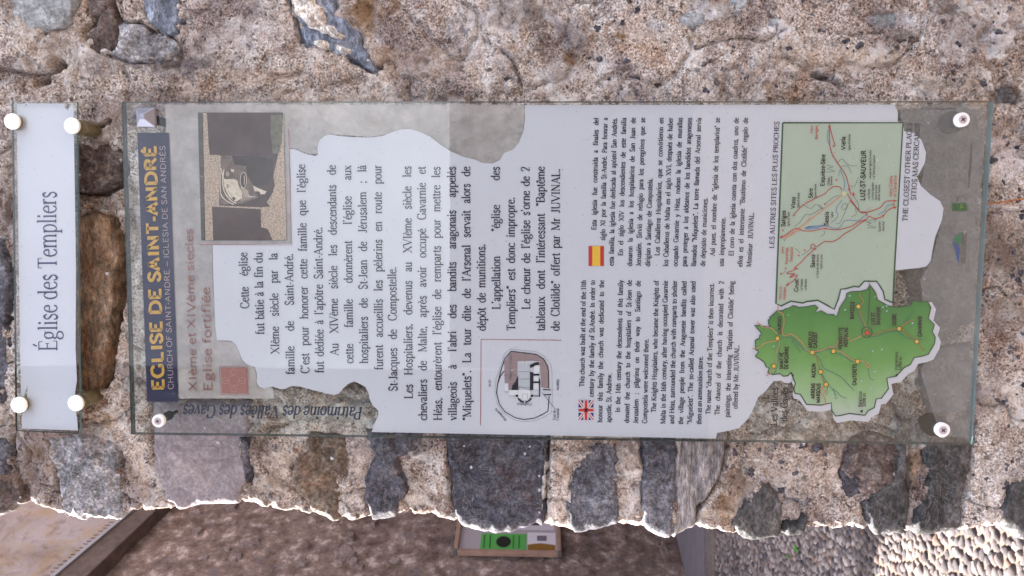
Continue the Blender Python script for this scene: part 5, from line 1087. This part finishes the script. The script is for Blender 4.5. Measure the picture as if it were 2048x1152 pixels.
gl_('CAUTERETS', (744,738), (746,605)); gl_('BAREGES', (729,315), (731,205)); gl_('LUZ ST', (861,352), (863,272)); gl_('SAUVEUR', (896,352), (898,238)); gl_('GEDRE', (998,356), (1000,280)); gl_('GAVARNIE', (1162,428), (1164,295))
gl_('Vignemale', (1008,645), (1010,525), 6, .14); gl_('3298 m', (1036,645), (1036,556), 6, .16); gl_('Balaïtous', (778,878), (779,778), 6.4, .16); gl_('3298 m', (804,878), (805,790), 6.4, .18)
shape('summit_mark', m2([(990,680),(1006,680),(1006,660)]+[(990,670)])[:3], I_blkm, gm, PY-.0018); shape('summit_mark', m2([(765,906),(786,914),(786,892)]), I_blkm, gm, PY-.0018)
write('Gave de Pau', m2([(395,528)])[0], m2([(335,440)])[0], 4.2, I_wr, gm, thick=.13, serif=False, just=False, Y=PY-.0018, k=2, name='river_name')
write('Gave', m2([(625,822)])[0], m2([(600,760)])[0], 4.2, I_wr, gm, thick=.13, serif=False, just=False, Y=PY-.0018, k=2, name='river_name')
# logos at the foot of the panel
def lg(pts): return [(1890+x/7.2, 380+y/7.2) for x, y in pts]
lo1 = shape('green_logo', lg([(102,188),(308,188),(308,303),(102,303)]), ink('logo_green', (23, 76, 36)), sign, PY-.0003)
strokes('logo_ring', [ring(*lg([(240,150)])[0], 9, 20)[9:], lg([(130,200),(150,260),(180,280)]), lg([(165,110),(185,140),(165,165),(195,170)])], .7, I_blkm, lo1, PY-.0006)
strokes('logo_figure', [lg([(215,265),(240,240),(225,215),(250,205)]), lg([(235,235),(265,250)])], 1.2, ink('logo_lime', (116, 132, 49)), lo1, PY-.0008)
write('PARC', lg([(345,300)])[0], lg([(345,200)])[0], 4, ink('logo_text_green', (39, 83, 58)), lo1, thick=.16, serif=False, just=False, k=2)
lo2 = shape('mountain_logo', lg([(240,605),(210,640),(160,665),(125,700),(110,700),(150,740),(220,810)]), ink('logo_green_two', (29, 91, 63)), sign, PY-.0003)
shape('blue_slope', lg([(75,685),(110,735),(125,800),(150,870),(165,960),(185,1045),(205,1045),(215,830),(140,755)]), ink('logo_blue', (29, 59, 116)), lo2, PY-.0003)
write('HAUTES-PYRENEES', lg([(265,1055)])[0], lg([(292,605)])[0], 6.2, I_blkm, lo2, thick=.15, thin=.08, just=False, k=2)
write('CONSEIL GENERAL DES HAUTES-PYRENEES', lg([(290,1050)])[0], lg([(318,605)])[0], 2.6, I_blkm, lo2, thick=.18, serif=False, just=False, k=2)
write('www.valleesdesgaves.com', (1939,376), (1945,288), 4.6, ink('web_green', (24, 44, 34)), sign, thick=.15, serif=False, just=False, k=2)
write('Conception : PNR Design - 05 62 34 11 43', (1913,216), (1842,216), 3.4, I_blkm, sign, thick=.16, serif=False, just=False, k=2)
# fixings of the large panel
M_white = ink('white_enamel', (214, 212, 214), .35); Mst = NT('brushed_steel'); _n = Mst.noise(Mst.co(), 300, 3); Mst.bsdf(lin((134, 134, 148)), .42, .6, normal=Mst.bump(_n, .0002)); M_steel = Mst.m
M_screw = ink('screw_metal', (170, 158, 164), .4); M_rub = ink('black_rubber', (36, 36, 34), .5); M_dark = ink('recess_black', (24, 20, 22), .6)
def fix_disc(px, py, rpx, dark_r, label, face=-.0090, cross=.2, sunk=False):
    p = at_y(px, py, face+PY); k = rpx*np.linalg.norm(at_y(px+1, py, face+PY)-p); c = (p[0], p[2])
    t = thing('panel_fixing', tuple(p), label, 'sign fixing', 'screw fixings of the information panel')
    v, f = lathe_y(c, [(k*.93, face+PY), (k, face+PY+.0007), (k, PY-.0042)]); mk('cap', v, f, M_white, t, smooth=False)
    v, f = lathe_y(c, [(k*.56, face+PY-.0004), (k*.6, face+PY), (k*.6, face+PY+.002)]); mk('screw_head', v, f, M_screw, t)
    a0 = random.uniform(.3, .9)
    for q in range(2):
        a = a0+q*math.pi/2; dx, dz = math.cos(a)*k*.34, math.sin(a)*k*.34; ox, oz = -math.sin(a)*k*.07, math.cos(a)*k*.07
        mk('slot', [(c[0]+dx+ox, face+PY-.0006-.0001*q, c[1]+dz+oz), (c[0]+dx-ox, face+PY-.0006-.0001*q, c[1]+dz-oz), (c[0]-dx-ox, face+PY-.0006-.0001*q, c[1]-dz-oz), (c[0]-dx+ox, face+PY-.0006-.0001*q, c[1]-dz+oz)], [(0, 1, 2, 3)], M_dark, t)
    # spacer between glass and wall
    rs = dark_r*np.linalg.norm(at_y(px+1, py, PY)-at_y(px, py, PY))
    v, f = lathe_y(c, [(rs, PY+.0108), (rs, PY+.0165), (rs*.4, PY+.017), (rs*.4, .004)]); mk('spacer', v, f, M_rub, t, smooth=False)
fix_disc(1926, 239, 14.5, 23, 'white capped cross-head screw at the foot of the panel, beside the tiny copyright line')
fix_disc(1886.5, 860.5, 14.5, 23, 'white capped cross-head screw at the foot of the panel, below the green valley map')
fix_disc(315.5, 842.5, 12.5, 9, 'white cross-head screw cap near the start of the navy title band')
# pyramid shaped steel cap
def PQ(x, y, Y): return at_y(x, y, Y)
A4 = [(275,217),(312,215),(318.5,254),(277,256.5)]; base = [PQ(x, y, PY-.0042) for x, y in A4]; c = sum(base)/4; r = (np.linalg.norm(base[0]-base[1]))/2
v = []
for Yv, k in ((PY-.0042, 1.0), (PY-.0085, 1.0), (PY-.016, .26)):
    for sx_, sz_ in ((-1, 1), (1, 1), (1, -1), (-1, -1)): v.append((c[0]+sx_*r*k, Yv, c[2]+sz_*r*k))
f = [(8, 9, 10, 11)]+[(i+4*l_, (i+1) % 4+4*l_, (i+1) % 4+4*(l_+1), i+4*(l_+1)) for l_ in range(2) for i in range(4)]+[(3, 2, 1, 0)]
pc = thing('panel_fixing', tuple(c), 'square pyramid shaped steel cap beyond the end of the navy title band', 'sign fixing')
bevel_mod(mk('pyramid_cap', v, f, M_steel, pc), .0006); v, f = lathe_y((c[0], c[2]), [(r*.5, PY+.0108), (r*.5, .004)], 24); mk('spacer', v, f, M_rub, pc)
# ------------------------------------------------------------------ small title plate
TY = -.0285
plate = thing('title_plate', tuple(at_y(92, 535, TY)), 'narrow frosted white glass plate reading Église des Templiers', 'sign')
TC = [(23.5, 203.5), (153.5, 205), (160, 868), (31, 862)]
pane('front_glass', TC, TY-.0038, TY-.0008, plate, M_glass, M_edge); pane('back_glass', TC, TY+.0012, TY+.004, plate, M_gb, M_edge, .0015)
M_fr = ink('white_film', (182, 183, 197), .6)
TF = [(33,208),(52,207),(49,214),(58,207),(128,207),(130,216),(136,222),(139,213),(147,207),(152,540),(151,700),(154,760),(151,780),(149,800),(155,845),(156,861),(44,857),(43,835),(46,826),(51,812),(54,796),(55,770),(50,786),(47,794),(42,790),(40,700)]
film = tri_shape('frosted_film', TF, M_fr, plate, TY)
write('Église des Templiers', (114.5,702.5), (112,384), 38, ink('title_ink', (56, 54, 92)), film, thick=.135, thin=.05, just=False, Y=TY-.0004, k=6, name='title_text')
Mbr = NT('tarnished_brass'); _n = Mbr.noise(Mbr.co(), 60, 5, .7); Mbr.bsdf(Mbr.ramp(_n, [(.3, lin((96, 84, 62))), (.7, lin((150, 138, 108)))]), .4, .6); M_brass = Mbr.m
for px, py, lb in [(22.5, 242.5, 'white topped brass standoff holding the title plate, upper right one'), (142.5, 251, 'white topped brass standoff holding the title plate, lower right one, near a blackish stone'),
                   (36, 810.5, 'white topped brass standoff holding the title plate, upper left one'), (150, 807, 'white topped brass standoff holding the title plate, lower left one, below the rusty brown stone')]:
    fy = TY-.0105; p = at_y(px, py, fy); r = 15.6*np.linalg.norm(at_y(px+1, py, fy)-p)
    t = thing('standoff', tuple(p), lb, 'standoff', 'standoffs of the title plate'); c = (p[0], p[2])
    v, f = lathe_y(c, [(r*.94, fy), (r, fy+.0008), (r, fy+.0030)], 48); mk('cap', v, f, ink('cap_face', (240, 240, 240), .3) if 'cap_face' not in bpy.data.materials else bpy.data.materials['cap_face'], t)
    v, f = lathe_y(c, [(r*.985, fy+.0031), (r*.985, TY-.0040)], 48); mk('collar', v, f, M_brass, t, smooth=False)
    v, f = lathe_y(c, [(r*.97, TY+.0042), (r*.97, -.010), (r*.97, .0)], 48); mk('spacer_tube', v, f, M_brass, t, smooth=False)
# rusty wire hanging from under the panel
n = NT('rust'); x_ = n.noise(n.co(), 200, 5, .7); n.bsdf(n.ramp(x_, [(.3, lin((96, 58, 38))), (.7, lin((176, 112, 70)))]), .9)
pts = []
for i in range(60):
    X = 1955+i*9; p = at_y(X, 406-.02*(X-1955)+1.6*math.sin(X*.03)-(4 if X > 2000 else 0)*min(1, (X-2000)/30), -.004); pts.append(Vector((p[0], -.010+.003*math.sin(i*.4), p[2])))
v = []; f = []
for i, p in enumerate(pts):
    for k in range(6): a = k*math.pi/3; v.append((p.x+.0008*math.cos(a), p.y+.0008*math.sin(a), p.z))
for i in range(len(pts)-1):
    for k in range(6): f.append((i*6+k, i*6+(k+1) % 6, (i+1)*6+(k+1) % 6, (i+1)*6+k))
o = mk('rusty_wire', v, f, n.m, smooth=True); tag(o, 'thin rusty wire running down the wall from the foot of the information panel', 'wire')
# weeds in the cobble joints
wm = NT('weed_green'); wm.bsdf(lin((70, 128, 46)), .6)
for px, py, nlf, s_, lb in [(1598, 1098, 16, .03, 'small green weed growing between the shaded cobbles'), (1581, 1114, 10, .022, 'smaller green weed between the shaded cobbles, nearer the building')]:
    c = at_z(px, py, .012); v = []; f = []
    for i in range(nlf):
        a = random.uniform(0, 6.28); l_ = s_*random.uniform(.5, 1.2); w_ = l_*.22; dx, dy = math.cos(a), math.sin(a); n0 = len(v)
        v += [(c[0], c[1], .006), (c[0]+dx*l_*.5-dy*w_, c[1]+dy*l_*.5+dx*w_, .02+l_*.5), (c[0]+dx*l_, c[1]+dy*l_, .016+l_*.45), (c[0]+dx*l_*.5+dy*w_, c[1]+dy*l_*.5-dx*w_, .02+l_*.5)]; f.append((n0, n0+1, n0+2, n0+3))
    tag(mk('weed', v, f, wm.m), lb, 'weed', 'weeds among the cobbles')
# ------------------------------------------------------------------ the court behind the photographer (mirrored in the glass)
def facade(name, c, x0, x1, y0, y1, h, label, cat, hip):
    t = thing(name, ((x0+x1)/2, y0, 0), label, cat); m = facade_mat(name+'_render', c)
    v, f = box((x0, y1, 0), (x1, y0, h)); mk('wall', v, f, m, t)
    if hip:
        e_ = .35; ym = (y0+y1)/2
        v = [(x0-e_, y1-e_, h), (x1+.02, y1-e_, h), (x1+.02, y0+e_, h), (x0-e_, y0+e_, h), (x0, ym, h+hip), (x1, ym, h+hip)]
        f = [(0, 1, 5, 4), (2, 3, 4, 5), (1, 2, 5), (3, 0, 4), (3, 2, 1, 0)]; mk('roof', v, f, facade_mat(name+'_slate', (40, 42, 52)), t)
        mw = ink(name+'_shutter', (96, 74, 62), .6)
        for i in range(int((x1-x0)//1.6)):
            for fl in range(int((h-.6)//2.7)):
                wx = x0+.8+i*1.6; wz = 1.0+fl*2.7; v, f = box((wx-.42, y0-.02, wz), (wx+.42, y0+.05, wz+1.3)); mk('window', v, f, mw, t)
    return t
facade('court_house', (58, 62, 76), -9.0, -1.5, -6.0, -7.2, 7.6, 'slate clad house with slate roof across the court, seen only mirrored', 'house', 2.4)  # front coloured dark in place of shade, so its mirror image stays dim
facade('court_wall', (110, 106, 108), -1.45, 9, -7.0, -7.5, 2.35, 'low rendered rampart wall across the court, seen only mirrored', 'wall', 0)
